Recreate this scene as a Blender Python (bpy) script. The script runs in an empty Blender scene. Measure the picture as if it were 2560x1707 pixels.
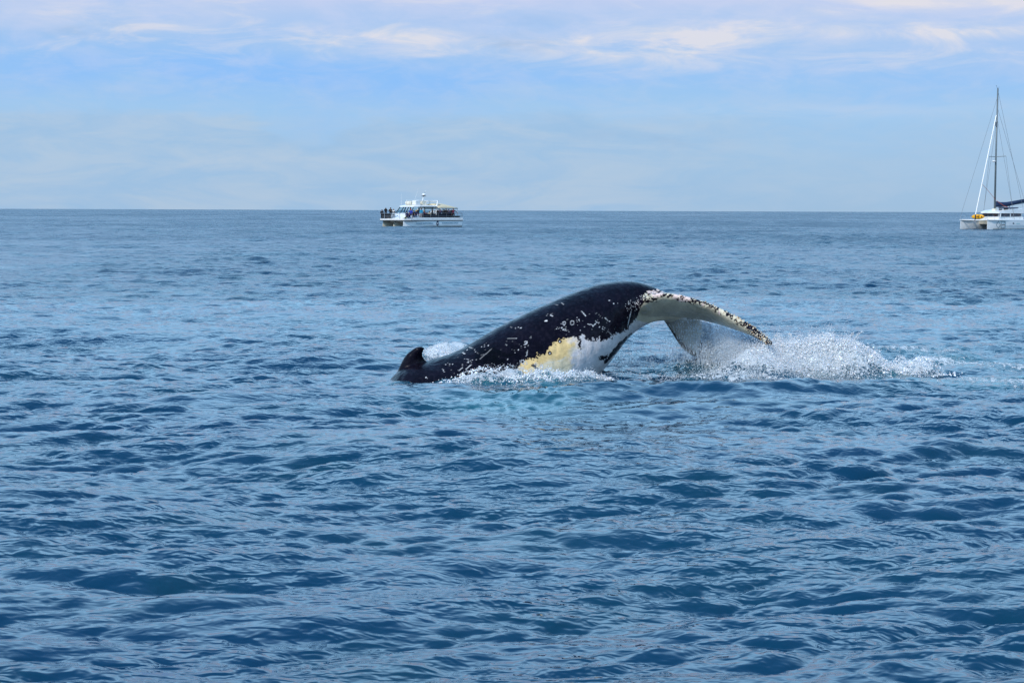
import bpy, bmesh, math, random
import numpy as np
from mathutils import Vector, Matrix, noise as mnoise
random.seed(7); np.random.seed(7)
R = math.radians
S = bpy.context.scene
COL = S.collection

# ------------------------------------------------------------------ camera
FPX = 4600.0                                  # focal length in pixels of the 2560 px wide photograph
CAM_H = 2.8
PITCH, ROLL = math.atan(327/FPX), math.atan(9/2560)
cf = Vector((0, math.cos(PITCH), -math.sin(PITCH)))
u0 = Vector((0, math.sin(PITCH), math.cos(PITCH))); r0 = Vector((1, 0, 0))
cr = r0*math.cos(ROLL) + u0*math.sin(ROLL)
cu = u0*math.cos(ROLL) - r0*math.sin(ROLL)
cd = bpy.data.cameras.new('camera'); cam = bpy.data.objects.new('camera', cd); COL.objects.link(cam)
cam.matrix_world = Matrix((( cr.x, cu.x, -cf.x, 0), (cr.y, cu.y, -cf.y, 0), (cr.z, cu.z, -cf.z, CAM_H), (0, 0, 0, 1)))
cd.sensor_width = 36; cd.lens = FPX/2560*36; cd.clip_start = 0.5; cd.clip_end = 60000
S.camera = cam
S.render.resolution_x, S.render.resolution_y = 1024, 682

def at(px, py, Y):
    """pixel of the photograph + distance along Y -> world point (used while laying things out)"""
    d = cf + cr*((px-1280)/FPX) - cu*((py-853.5)/FPX)
    return Vector((0, 0, CAM_H)) + d*(Y/d.y)

# ------------------------------------------------------------------ world
S.view_settings.view_transform = 'Standard'; S.view_settings.look = 'None'
S.cycles.volume_bounces = 8
S.view_settings.exposure = 0.0; S.view_settings.gamma = 1.0; S.view_settings.use_curve_mapping = False
SUN_EL, SUN_AZ = R(42), R(215)      # azimuth clockwise from +Y (view direction): behind the camera, to the left
W = bpy.data.worlds.new('World'); S.world = W; W.use_nodes = True
nt = W.node_tree; nt.nodes.clear()

class NT:
    """tiny helper for writing node math"""
    def __init__(s, tree): s.t = tree
    def n(s, typ, **kw):
        q = s.t.nodes.new(typ)
        for k, v in kw.items(): setattr(q, k, v)
        return q
    def link(s, a, b): s.t.links.new(a, b)
    def put(s, sock, v):
        if isinstance(v, (int, float)): sock.default_value = v
        elif isinstance(v, (tuple, list)):
            sock.default_value = tuple(v) if len(v) == len(sock.default_value) else tuple(v)+(1,)
        else: s.t.links.new(v, sock)
    def m(s, op, a, b=None, c=None, clamp=False):
        q = s.n('ShaderNodeMath', operation=op); q.use_clamp = clamp
        for i, v in enumerate((a, b, c)):
            if v is not None: s.put(q.inputs[i], v)
        return q.outputs[0]
    def mix(s, f, a, b, mode='MIX'):
        q = s.n('ShaderNodeMix', data_type='RGBA', blend_type=mode)
        s.put(q.inputs[0], f); s.put(q.inputs[6], a); s.put(q.inputs[7], b)
        return q.outputs[2]
    def sstep(s, x, lo, hi, a=0.0, b=1.0):
        q = s.n('ShaderNodeMapRange', interpolation_type='SMOOTHSTEP')
        s.put(q.inputs[0], x)
        for i, v in zip((1, 2, 3, 4), (lo, hi, a, b)): s.put(q.inputs[i], v)
        return q.outputs[0]
    def ramp(s, x, stops):
        q = s.n('ShaderNodeValToRGB'); s.put(q.inputs[0], x)
        e = q.color_ramp.elements
        while len(e) > 1: e.remove(e[-1])
        e[0].position, e[0].color = stops[0][0], tuple(stops[0][1])+(1,)
        for p, c in stops[1:]:
            k = e.new(p); k.color = tuple(c)+(1,)
        return q.outputs[0]
    def noise(s, vec, scale, detail=4, rough=.5, dist=0.0, w=None):
        q = s.n('ShaderNodeTexNoise'); 
        if vec is not None: s.put(q.inputs['Vector'], vec)
        q.inputs['Scale'].default_value = scale; q.inputs['Detail'].default_value = detail
        q.inputs['Roughness'].default_value = rough; q.inputs['Distortion'].default_value = dist
        return q.outputs[0]
    def vec(s, x, y, z):
        q = s.n('ShaderNodeCombineXYZ')
        for i, v in enumerate((x, y, z)): s.put(q.inputs[i], v)
        return q.outputs[0]

def lin(r, g, b):
    f = lambda c: (c/255/12.92) if c/255 <= .04045 else ((c/255+.055)/1.055)**2.4
    return (f(r), f(g), f(b))

w = NT(nt)
tc = w.n('ShaderNodeTexCoord'); sep = w.n('ShaderNodeSeparateXYZ'); w.link(tc.outputs['Generated'], sep.inputs[0])
X, Yy, Z = sep.outputs
KD = FPX                     # a direction expressed as "photo pixels" of azimuth and height above the horizon
az = w.m('MULTIPLY', w.m('ARCTAN2', X, Yy), KD)
el = w.m('MULTIPLY', w.m('ARCSINE', Z), KD)
nvec = w.vec(X, Yy, w.m('MULTIPLY', Z, 5.0))
n1 = w.noise(nvec, 7.0, 6, .55, .6)
n2 = w.noise(nvec, 22.0, 6, .6, .4)
n3 = w.noise(w.vec(X, Yy, w.m('MULTIPLY', Z, 4.5)), 17.0, 7, .62, .7)
n4 = w.noise(w.vec(X, Yy, w.m('MULTIPLY', Z, 3.0)), 34.0, 6, .6, .5)
elw = w.m('ADD', el, w.m('MULTIPLY', w.m('SUBTRACT', n1, .5), 150))
base = w.ramp(w.m('DIVIDE', elw, 2400.0), [
    (0.0, lin(160, 192, 222)), (.05, lin(162, 197, 230)), (.10, lin(158, 200, 240)), (.135, lin(150, 196, 246)),
    (.165, lin(158, 197, 243)), (.20, lin(178, 203, 242)), (.222, lin(194, 207, 241)), (.27, lin(170, 209, 246)), (.45, lin(171, 212, 247)), (1.0, lin(165, 207, 245))])
def blob(px, up, sx, sy, amp):
    a = w.m('POWER', w.m('DIVIDE', w.m('SUBTRACT', az, px-1280), sx), 2)
    b = w.m('POWER', w.m('DIVIDE', w.m('SUBTRACT', el, 526-up), sy), 2)
    return w.m('MULTIPLY', w.m('EXPONENT', w.m('MULTIPLY', w.m('ADD', a, b), -1)), amp)
def total(lst):
    t = blob(*lst[0])
    for q in lst[1:]: t = w.m('ADD', t, blob(*q))
    return t
# bluest gap in the cloud at the left
blue = w.m('MULTIPLY', total([(430, 180, 560, 50, 1.2), (1350, 60, 260, 25, .3), (900, 215, 520, 45, .8), (800, 320, 90, 70, .25)]), w.sstep(n1, .25, .6))
c = w.mix(w.m('MINIMUM', blue, 1), base, lin(140, 192, 250))
# thin warm-white cloud
everywhere = w.m('MULTIPLY', w.sstep(n3, .50, .72), w.m('MULTIPLY', w.sstep(el, 250, 420, 0, .55), w.sstep(el, 520, 760, 1, .12)))
warm = w.m('ADD', w.m('MULTIPLY', total([(1000, 112, 190, 30, .9), (1650, 118, 210, 32, 1.2), (1740, 97, 50, 16, .9), (2240, 16, 190, 24, 1.3), (2480, 30, 90, 16, .9), (2330, 94, 230, 15, 1.0),
     (300, 55, 260, 38, .65), (1900, 90, 500, 60, .45), (2000, 280, 500, 18, .22), (560, 410, 150, 35, .25)]), w.sstep(n3, .30, .62)), everywhere)
c = w.mix(w.m('MULTIPLY', w.m('MINIMUM', warm, 1), .72), c, lin(240, 232, 230))
# hazy bank low on the horizon, its ragged top higher right of the middle
edge = w.m('SUBTRACT', 240, w.m('MULTIPLY', w.m('EXPONENT', w.m('MULTIPLY', w.m('POWER', w.m('DIVIDE', w.m('ADD', az, 500), 110), 2), -1)), 75))
edge = w.m('ADD', edge, w.m('MULTIPLY', w.m('SUBTRACT', n2, .5), 95))
bank = w.m('MULTIPLY', w.sstep(w.m('SUBTRACT', edge, el), -8, 30), w.sstep(az, 100, 900, .75, .15))
c = w.mix(bank, c, w.mix(w.sstep(n3, .35, .7), lin(155, 192, 228), lin(180, 202, 225)))
# a few grey-blue patches of thicker cloud
grey = w.m('MULTIPLY', total([(1280, 115, 90, 28, .5), (1640, 350, 160, 35, .4), (250, 95, 120, 20, .35), (1250, 60, 200, 25, .2)]), w.sstep(n2, .35, .65))
c = w.mix(grey, c, lin(150, 180, 215))
sky = w.n('ShaderNodeTexSky', sky_type='NISHITA'); sky.sun_disc = False
sky.sun_elevation = SUN_EL; sky.sun_rotation = SUN_AZ
skyc = w.mix(1.0, sky.outputs[0], (.1, .1, .1, 1), 'MULTIPLY')
c = w.mix(w.m('MULTIPLY', w.sstep(n4, .35, .72), .30), c, w.mix(w.sstep(el, 150, 450), lin(178, 201, 226), lin(214, 218, 243)))   # soft mottling
c = w.mix(.96, skyc, c)
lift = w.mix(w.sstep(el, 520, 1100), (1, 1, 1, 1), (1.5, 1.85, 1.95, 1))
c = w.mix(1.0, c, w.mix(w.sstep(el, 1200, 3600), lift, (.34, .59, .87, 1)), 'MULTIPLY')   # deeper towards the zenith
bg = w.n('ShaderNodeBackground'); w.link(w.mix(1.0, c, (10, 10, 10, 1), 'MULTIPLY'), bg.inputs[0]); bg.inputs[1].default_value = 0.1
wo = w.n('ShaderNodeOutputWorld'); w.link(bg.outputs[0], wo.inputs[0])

sl = bpy.data.lights.new('sun', 'SUN'); sl.energy = 3.2; sl.angle = R(10); sl.color = (1, .94, .87)
so = bpy.data.objects.new('sun', sl); COL.objects.link(so)
sdir = Vector((math.sin(SUN_AZ)*math.cos(SUN_EL), math.cos(SUN_AZ)*math.cos(SUN_EL), math.sin(SUN_EL)))
so.rotation_euler = sdir.to_track_quat('Z', 'Y').to_euler()

# ------------------------------------------------------------------ helpers
def tag(o, label=None, cat=None, group=None, kind=None):
    for k, v in (('label', label), ('category', cat), ('group', group), ('kind', kind)):
        if v: o[k] = v
    return o
def empty(name, loc=(0, 0, 0), rz=0, parent=None):
    o = bpy.data.objects.new(name, None); COL.objects.link(o); o.location = loc; o.rotation_euler = (0, 0, rz)
    if parent: o.parent = parent
    return o
def mesh_np(name, co, faces, mat=None, parent=None, smooth=True, mats=None, midx=None):
    """faces: (n, 3) or (n, 4) int array"""
    me = bpy.data.meshes.new(name)
    co = np.ascontiguousarray(co, dtype=np.float32); faces = np.ascontiguousarray(faces, dtype=np.int32)
    k = faces.shape[1]
    me.vertices.add(len(co)); me.vertices.foreach_set('co', co.ravel())
    me.loops.add(faces.size); me.loops.foreach_set('vertex_index', faces.ravel())
    me.polygons.add(len(faces)); me.polygons.foreach_set('loop_start', np.arange(0, faces.size, k, dtype=np.int32))
    if smooth: me.polygons.foreach_set('use_smooth', np.ones(len(faces), dtype=bool))
    for m in (mats or ([mat] if mat else [])): me.materials.append(m)
    if midx is not None: me.polygons.foreach_set('material_index', np.asarray(midx, dtype=np.int32))
    me.update(calc_edges=True)
    o = bpy.data.objects.new(name, me); COL.objects.link(o)
    if parent: o.parent = parent
    return o
def fattr(me, name, arr):
    a = me.attributes.new(name, 'FLOAT', 'POINT'); a.data.foreach_set('value', np.asarray(arr, dtype=np.float32))
def cattr(me, name, arr):
    a = me.attributes.new(name, 'FLOAT_COLOR', 'POINT')
    q = np.ones((len(arr), 4), dtype=np.float32); q[:, :3] = arr; a.data.foreach_set('color', q.ravel())
def smooth(x, a, b):
    t = np.clip((x-a)/(b-a), 0, 1); return t*t*(3-2*t)
class VN:
    """cheap smooth periodic value noise on a plane (numpy)"""
    def __init__(s, seed, n=256):
        s.g = np.random.RandomState(seed).rand(n, n); s.k = n
    def __call__(s, x, y):
        xi, yi = np.floor(x).astype(int), np.floor(y).astype(int)
        fx, fy = x-xi, y-yi; fx = fx*fx*(3-2*fx); fy = fy*fy*(3-2*fy); k = s.k
        g = s.g; a, b = xi % k, yi % k; a1, b1 = (xi+1) % k, (yi+1) % k
        return (g[a, b]*(1-fx)+g[a1, b]*fx)*(1-fy)+(g[a, b1]*(1-fx)+g[a1, b1]*fx)*fy
    def fbm(s, x, y, o=4):
        t, amp, tot = 0, 1, 0
        for i in range(o):
            t = t+amp*s(x*2**i+17.3*i, y*2**i-9.1*i); tot += amp; amp *= .5
        return t/tot
def new_mat(name):
    m = bpy.data.materials.new(name); m.use_nodes = True; m.node_tree.nodes.clear()
    q = NT(m.node_tree); b = q.n('ShaderNodeBsdfPrincipled'); o = q.n('ShaderNodeOutputMaterial'); q.link(b.outputs[0], o.inputs[0])
    return m, q, b
# ------------------------------------------------------------------ the sea
WIND = R(-68)      # direction the chop runs to: towards the camera and a little to the right
def band(lmin, lmax, L, N, rms, spread, seed, wind=WIND):
    rs = np.random.RandomState(seed)
    k1 = 2*np.pi*np.fft.fftfreq(N, L/N)
    kx, ky = np.meshgrid(k1, k1, indexing='ij'); k = np.hypot(kx, ky); k[0, 0] = 1
    lam = 2*np.pi/k
    th = np.arctan2(ky, kx)-wind
    dirn = np.where(np.cos(th) > 0, np.cos(th)**2, 0.04*np.cos(th)**2)**spread + .012
    amp = np.sqrt(k**-3.6*dirn)*((lam >= lmin) & (lam < lmax)); amp[0, 0] = 0
    h = amp*(rs.randn(N, N)+1j*rs.randn(N, N))
    H = np.fft.ifft2(h); s = rms/np.real(H).std()
    dx = np.real(np.fft.ifft2(-1j*kx/k*h))*s; dy = np.real(np.fft.ifft2(-1j*ky/k*h))*s
    z = np.real(H)*s
    slope = np.sqrt(((np.real(np.fft.ifft2(1j*kx*h))*s)**2+(np.real(np.fft.ifft2(1j*ky*h))*s)**2).mean())
    return z, dx, dy, slope
BANDS = []   # (shortest wave, tile size, offset, arrays)
for i in range(6):
    cfg = [(.12, .30, 7.3, .0042, 1.5, -70), (.30, .75, 16.1, .0158, 1.8, -80), (.75, 1.9, 37.7, .0225, 2.4, -72),
           (1.9, 4.7, 83.0, .025, 2.4, -86), (4.7, 12, 201.0, .046, 2.5, -102), (12, 40, 517.0, .060, 3.0, -75)][i]
    # directions are given in world axes: turn each band's spectrum into its tile's own axes
    BANDS.append((cfg[0], cfg[2], np.random.RandomState(50+i).uniform(0, 300, 2), band(cfg[0], cfg[1], cfg[2], 256, cfg[3], cfg[4], 11+i, R(cfg[5])-(.35*i+.2))))
VA = VN(3)
def bil(arr, u, v):
    N = arr.shape[0]; iu = np.floor(u).astype(np.int64); iv = np.floor(v).astype(np.int64)
    fu = (u-iu).astype(np.float32); fv = (v-iv).astype(np.float32); iu %= N; iv %= N; iu1 = (iu+1) % N; iv1 = (iv+1) % N
    return (arr[iu, iv]*(1-fu)+arr[iu1, iv]*fu)*(1-fv)+(arr[iu, iv1]*(1-fu)+arr[iu1, iv1]*fu)*fv
# the whale's own disturbance of the surface ------------------------------------------------
def seg_d(x, y, P):
    """distance to a polyline and the parameter (0..1) of the nearest point"""
    best = np.full(x.shape, 1e9); par = np.zeros(x.shape); n = len(P)-1
    for i in range(n):
        ax, ay = P[i]; bx, by = P[i+1]; dx, dy = bx-ax, by-ay
        t = np.clip(((x-ax)*dx+(y-ay)*dy)/(dx*dx+dy*dy), 0, 1)
        d = np.hypot(x-ax-t*dx, y-ay-t*dy); m = d < best
        best[m] = d[m]; par[m] = ((i+t)/n)[m]
    return best, par
def wp(px, py):
    """where the line of sight through a photo pixel meets the mean sea level"""
    d = cf + cr*((px-1280)/FPX) - cu*((py-853.5)/FPX); t = -CAM_H/d.z
    return (d.x*t, d.y*t)
VF = VN(21); VG = VN(22)
def local(x, y):
    """extra height, foam 0..1, aeration 0..1, calmness factor of the chop"""
    dz = np.zeros(x.shape); foam = np.zeros(x.shape); aer = np.zeros(x.shape); calm = np.ones(x.shape)
    m = (np.abs(x-4) < 11) & (y > 22) & (y < 46)
    X_, Y_ = x[m], y[m]
    if not len(X_): return dz, foam, aer, calm
    nz = VF.fbm(X_*2.2, Y_*2.2, 4); nf = VF.fbm(X_*7, Y_*7, 4); nb = VG.fbm(X_*14, Y_*9, 3)
    z = np.zeros(X_.shape); f = np.zeros(X_.shape); a = np.zeros(X_.shape); c = np.ones(X_.shape)
    def ridge(pts, wid, hgt, foamy=0., aery=0., fw=None, taper=True, rough=0.):
        d, t = seg_d(X_, Y_, [wp(*p) for p in pts])
        tp = np.clip(4*t*(1-t), 0, 1)**.6 if taper else 1
        g = np.exp(-(d/wid)**2)*tp
        z[:] += hgt*g*(1+rough*(nf-.5)*1.3+rough*(nz-.5)*1.6)
        if foamy: f[:] = np.maximum(f, foamy*np.exp(-(d/(fw or wid))**2)*tp)
        if aery: a[:] = np.maximum(a, aery*np.exp(-(d/((fw or wid)*1.9))**2)*tp)
        return g
    # dark smooth swell running along in front of whale and splash
    ridge([(1300, 1000), (1450, 985), (1640, 978), (1850, 984), (2050, 975), (2350, 962)], .52, .18, rough=.2)
    ridge([(900, 985), (1050, 968), (1200, 985)], .5, .08)
    ridge([(700, 915), (820, 885), (960, 905)], .9, .13)
    # bow of foam where the flank meets the water
    ridge([(1120, 962), (1180, 950), (1260, 944), (1330, 952), (1430, 962), (1540, 955)], .42, .16, .95, 1.0, .36, rough=.6)
    ridge([(1260, 962), (1350, 966), (1470, 960), (1540, 958)], .35, .05, .75, .7, .26, rough=.5)
    ridge([(1150, 985), (1260, 1000), (1400, 985)], .9, .0, .0, .85, .55)
    ridge([(950, 985), (1150, 1000), (1350, 1005), (1500, 990)], 1.2, .0, .0, .30, .6)
    ridge([(960, 940), (1010, 952), (1060, 960)], .25, .03, .42, .3)
    # churned water under the flukes
    ridge([(1520, 905), (1600, 895), (1700, 902), (1800, 915), (1860, 930)], 1.0, .10, .30, .15, 1.2, rough=1.0)
    ridge([(1740, 945), (1800, 952), (1880, 960), (1960, 962)], .5, .10, .62, .4, .45, rough=1.0)
    ridge([(1560, 925), (1700, 930), (1800, 935)], .5, -.12)
    # main splash and the trail of white water to the right
    ridge([(1860, 950), (1930, 938), (2020, 936), (2100, 936), (2180, 932)], .62, .58, 1.75, 1.0, .8, rough=.35)
    ridge([(2080, 940), (2200, 936), (2280, 934), (2345, 938)], .5, .28, 1.3, 1.0, .5, rough=.5)
    ridge([(1920, 905), (2000, 895), (2100, 888), (2180, 893)], .9, .18, .85, .9, .7, rough=.6)
    ridge([(2040, 868), (2200, 880), (2330, 885), (2440, 893)], 1.3, .12, .66, .55, .8, rough=.4)
    ridge([(2250, 905), (2380, 902), (2480, 912), (2600, 930)], 1.4, .05, .75, .7, .9)
    ridge([(2330, 940), (2430, 948), (2520, 955), (2640, 968)], .9, .04, .78, .9, .6)
    ridge([(2260, 862), (2400, 858), (2600, 880)], 1.5, .12, .34, .35, .8)
    # wash behind the dorsal fin
    ridge([(1080, 902), (1105, 890), (1140, 882)], .38, .17, 1.4, .8, .38, rough=.3)
    churn = np.clip(a, 0, 1)
    z[:] += churn*(nz-.5)*.14 + churn*(nf-.5)*.10
    sl = np.zeros(X_.shape)                                 # smooth footprint of the whale in front of it
    for (px, py), ra, rb in (((1560, 1000), 2.4, 2.6), ((1730, 1000), 2.0, 2.0), ((1640, 1060), 2.2, 2.4)):
        c0 = wp(px, py); sl = np.maximum(sl, np.exp(-(((X_-c0[0])/ra)**2+((Y_-c0[1])/rb)**2)**1.5))
    dz[m] = z; aer[m] = a; calm[m] = (1-.35*churn)*(1-.50*sl)
    fo = np.clip(f, 0, 1.6)
    foam[m] = np.clip(fo*1.25 + (nb-.5)*1.3*np.clip(fo*3, 0, 1) + (nz-.5)*.9*np.clip(fo*3, 0, 1) - .15, 0, 1.4)*(fo > .03)
    return dz, foam, aer, calm

def sea_height(x, y, sx, sy):
    """x, y: mean positions; sx, sy: grid spacing there. returns displaced coordinates, lost slope, foam, aeration"""
    dz, foam, aer, calm = local(x, y)
    patch = .50 + .95*VA.fbm(x/9.0+5, y/16.0, 3)          # calm slicks and rougher patches
    patch2 = .45 + 1.1*VA.fbm(x/60.0+50, y/90.0+9, 3)
    grp = .45 + 1.15*VG.fbm(x/1.3, y/1.9, 2)              # wavelets come in groups
    Z = np.zeros(x.shape); DX = np.zeros(x.shape); DY = np.zeros(x.shape); lost = np.full(x.shape, .00003)
    sp = np.maximum(sx, sy)
    for i, (lmin, L, off, (z, dx, dy, sl)) in enumerate(BANDS):
        wgt = smooth(lmin*1.6/sp, .5, 1.5)
        amp = (patch*patch2*calm*(grp if i < 2 else 1)) if i < 3 else (patch2 if i == 3 else 1.0)
        N = z.shape[0]; ang = .35*i+.2; ca, sa = math.cos(ang), math.sin(ang)
        # sample in a rotated copy of the tile so that repeats never line up between bands
        u = (x*ca+y*sa+off[0])*N/L; v = (-x*sa+y*ca+off[1])*N/L
        q = wgt*amp
        Z += bil(z, u, v)*q
        ddx, ddy = bil(dx, u, v), bil(dy, u, v)
        DX += (ddx*ca-ddy*sa)*q*1.35; DY += (ddx*sa+ddy*ca)*q*1.35
        lost += (sl*amp)**2*(1-wgt**2)
    return x+DX, y+DY, Z+dz, np.sqrt(lost), foam, aer, np.clip((calm-.3)/.7, 0, 1)

def sea_rows(r0_, r1_, dr10, p):
    r = [r0_]
    while r[-1] < r1_: r.append(r[-1]+dr10*(r[-1]/10)**p)
    return np.array(r)
def build_sea():
    rr = sea_rows(8.8, 9000, .026, 1.21)
    rr = np.concatenate([rr, [12000, 17000, 26000, 40000]])
    core = np.radians(np.linspace(-19.5, 19.5, 640)); side = np.radians(19.5+np.cumsum(np.linspace(.06, 1.9, 42)))
    th = np.concatenate([-side[::-1], core, side])
    Rg, Tg = np.meshgrid(rr, th, indexing='ij')
    x = Rg*np.sin(Tg); y = Rg*np.cos(Tg)
    sy = np.gradient(rr)[:, None]*np.ones_like(x)*.62; sx = Rg*np.gradient(th)[None, :]
    X2, Y2, Z2, lost, foam, aer, calm = sea_height(x.ravel(), y.ravel(), sx.ravel(), sy.ravel())
    n, m = x.shape
    idx = np.arange(n*m).reshape(n, m)
    F = np.stack([idx[:-1, :-1], idx[:-1, 1:], idx[1:, 1:], idx[1:, :-1]], -1).reshape(-1, 4)[:, ::-1]
    co = np.stack([X2, Y2, Z2], -1)
    # the rest of the sea, out of the picture: behind and beside the camera
    t_end = th[-1]
    rr2 = np.concatenate([[.01, 3, 6], rr[::40], [rr[-1]]]); th2 = np.linspace(t_end, 2*np.pi-t_end, 40)
    R2, T2 = np.meshgrid(rr2, th2, indexing='ij'); n2_, m2_ = R2.shape
    co2 = np.stack([R2*np.sin(T2), R2*np.cos(T2), np.zeros_like(R2)], -1).reshape(-1, 3)
    id2 = np.arange(n2_*m2_).reshape(n2_, m2_)+len(co)
    F2 = np.stack([id2[:-1, :-1], id2[:-1, 1:], id2[1:, 1:], id2[1:, :-1]], -1).reshape(-1, 4)[:, ::-1]
    th3 = np.linspace(-t_end, t_end, 30); rr3 = np.array([.01, 3, 6, 8.6])
    R3, T3 = np.meshgrid(rr3, th3, indexing='ij')
    co3 = np.stack([R3*np.sin(T3), R3*np.cos(T3), np.full_like(R3, -.05)], -1).reshape(-1, 3)
    id3 = np.arange(R3.size).reshape(R3.shape)+len(co)+len(co2)
    F3 = np.stack([id3[:-1, :-1], id3[:-1, 1:], id3[1:, 1:], id3[1:, :-1]], -1).reshape(-1, 4)[:, ::-1]
    pad = len(co2)+len(co3)
    o = mesh_np('sea_water', np.concatenate([co, co2, co3]), np.concatenate([F, F2, F3]), None)
    fattr(o.data, 'lost', np.concatenate([lost, np.full(pad, .12)]))
    fattr(o.data, 'calm', np.concatenate([calm, np.ones(pad)]))
    fattr(o.data, 'foam', np.concatenate([foam, np.zeros(pad)]))
    fattr(o.data, 'aer', np.concatenate([aer, np.zeros(pad)]))
    return tag(o, 'choppy blue open sea reaching to the horizon', None, None, 'structure')

RIP, LST = .043, 2.1
def water_material():
    m, q, b = new_mat('sea_water')
    geo = q.n('ShaderNodeNewGeometry'); P = geo.outputs['Position']
    def A(nm):
        t = q.n('ShaderNodeAttribute'); t.attribute_name = nm; return t.outputs['Fac']
    lost, foam, aer = A('lost'), A('foam'), A('aer')
    big = q.noise(P, .09, 3, .5); mid = q.noise(P, .6, 3, .5)
    deep = q.mix(q.sstep(big, .35, .65), (.0006, .029, .072), (.0012, .036, .075))
    deep = q.mix(q.sstep(mid, .45, .75, 0, .5), deep, (.0035, .040, .060))
    teal = q.mix(q.sstep(q.noise(P, 2.2, 4, .6), .3, .7), (.009, .085, .115), (.035, .19, .21))
    col = q.mix(q.m('MULTIPLY', q.m('MINIMUM', aer, 1), q.sstep(q.noise(P, 1.3, 4, .55), .22, .62, .35, 1)), deep, teal)
    # foam: broken into lace and bubbles
    cell = q.n('ShaderNodeTexVoronoi', feature='DISTANCE_TO_EDGE'); q.link(P, cell.inputs['Vector']); cell.inputs['Scale'].default_value = 9
    wob = q.noise(P, 16, 5, .65)
    lace = q.m('ADD', q.m('MULTIPLY', q.sstep(cell.outputs[0], .0, .12, .35, -.1), 1), q.m('MULTIPLY', q.m('SUBTRACT', wob, .5), 1.1))
    ff = q.sstep(q.m('ADD', foam, lace), .48, .86)
    ff = q.m('MULTIPLY', ff, q.sstep(foam, .02, .12))
    fcol = q.mix(q.sstep(q.noise(P, 28, 3, .6), .3, .7), (.62, .72, .76), (.86, .90, .92))
    col = q.mix(ff, col, fcol)
    q.put(b.inputs['Base Color'], col)
    rough = q.m('MULTIPLY', q.m('SQRT', q.m('MULTIPLY', lost, .35)), .9)
    rough = q.m('MAXIMUM', rough, .04)
    rough = q.m('ADD', rough, q.m('MULTIPLY', ff, .6)); q.put(b.inputs['Roughness'], rough)
    b.inputs['IOR'].default_value = 1.42
    # waves smaller than the mesh can carry: slopes taken straight from noise heights
    sp_ = q.n('ShaderNodeSeparateXYZ'); q.link(P, sp_.inputs[0]); px_, py_, pz_ = sp_.outputs
    def grad(scale, detail, ky, warp=.4):
        e = .12/scale
        def h(dx, dy):
            return q.noise(q.vec(q.m('ADD', px_, dx) if dx else px_, q.m('MULTIPLY', q.m('ADD', py_, dy) if dy else py_, ky), q.m('MULTIPLY', px_, .15)), scale, detail, .55, warp)
        h0 = h(0, 0); return q.m('DIVIDE', q.m('SUBTRACT', h(e, 0), h0), e), q.m('DIVIDE', q.m('SUBTRACT', h(0, e), h0), e)
    ga, gb = grad(5.0, 2, 1.7), grad(1.1, 3, 2.0)
    calm = q.m('MULTIPLY', q.sstep(q.noise(P, .35, 3, .5), .36, .62, .45, 1.25), A('calm'))
    ampa = q.m('MULTIPLY', calm, RIP); ampb = q.m('MULTIPLY', lost, LST)
    sx_ = q.m('ADD', q.m('MULTIPLY', ga[0], ampa), q.m('MULTIPLY', gb[0], ampb)); sy_ = q.m('ADD', q.m('MULTIPLY', ga[1], ampa), q.m('MULTIPLY', gb[1], ampb))
    vm = q.n('ShaderNodeVectorMath', operation='SUBTRACT'); q.link(geo.outputs['Normal'], vm.inputs[0]); q.link(q.vec(sx_, sy_, 0), vm.inputs[1])
    vn = q.n('ShaderNodeVectorMath', operation='NORMALIZE'); q.link(vm.outputs[0], vn.inputs[0])
    bp = q.n('ShaderNodeBump'); bp.inputs['Strength'].default_value = 1; bp.inputs['Distance'].default_value = 1
    q.link(q.m('MULTIPLY', q.m('MULTIPLY', ff, q.noise(P, 40, 5, .7)), .05), bp.inputs['Height']); q.link(vn.outputs[0], bp.inputs['Normal'])
    q.link(bp.outputs[0], b.inputs['Normal'])
    return m
sea = build_sea(); sea.data.materials.append(water_material())
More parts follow.
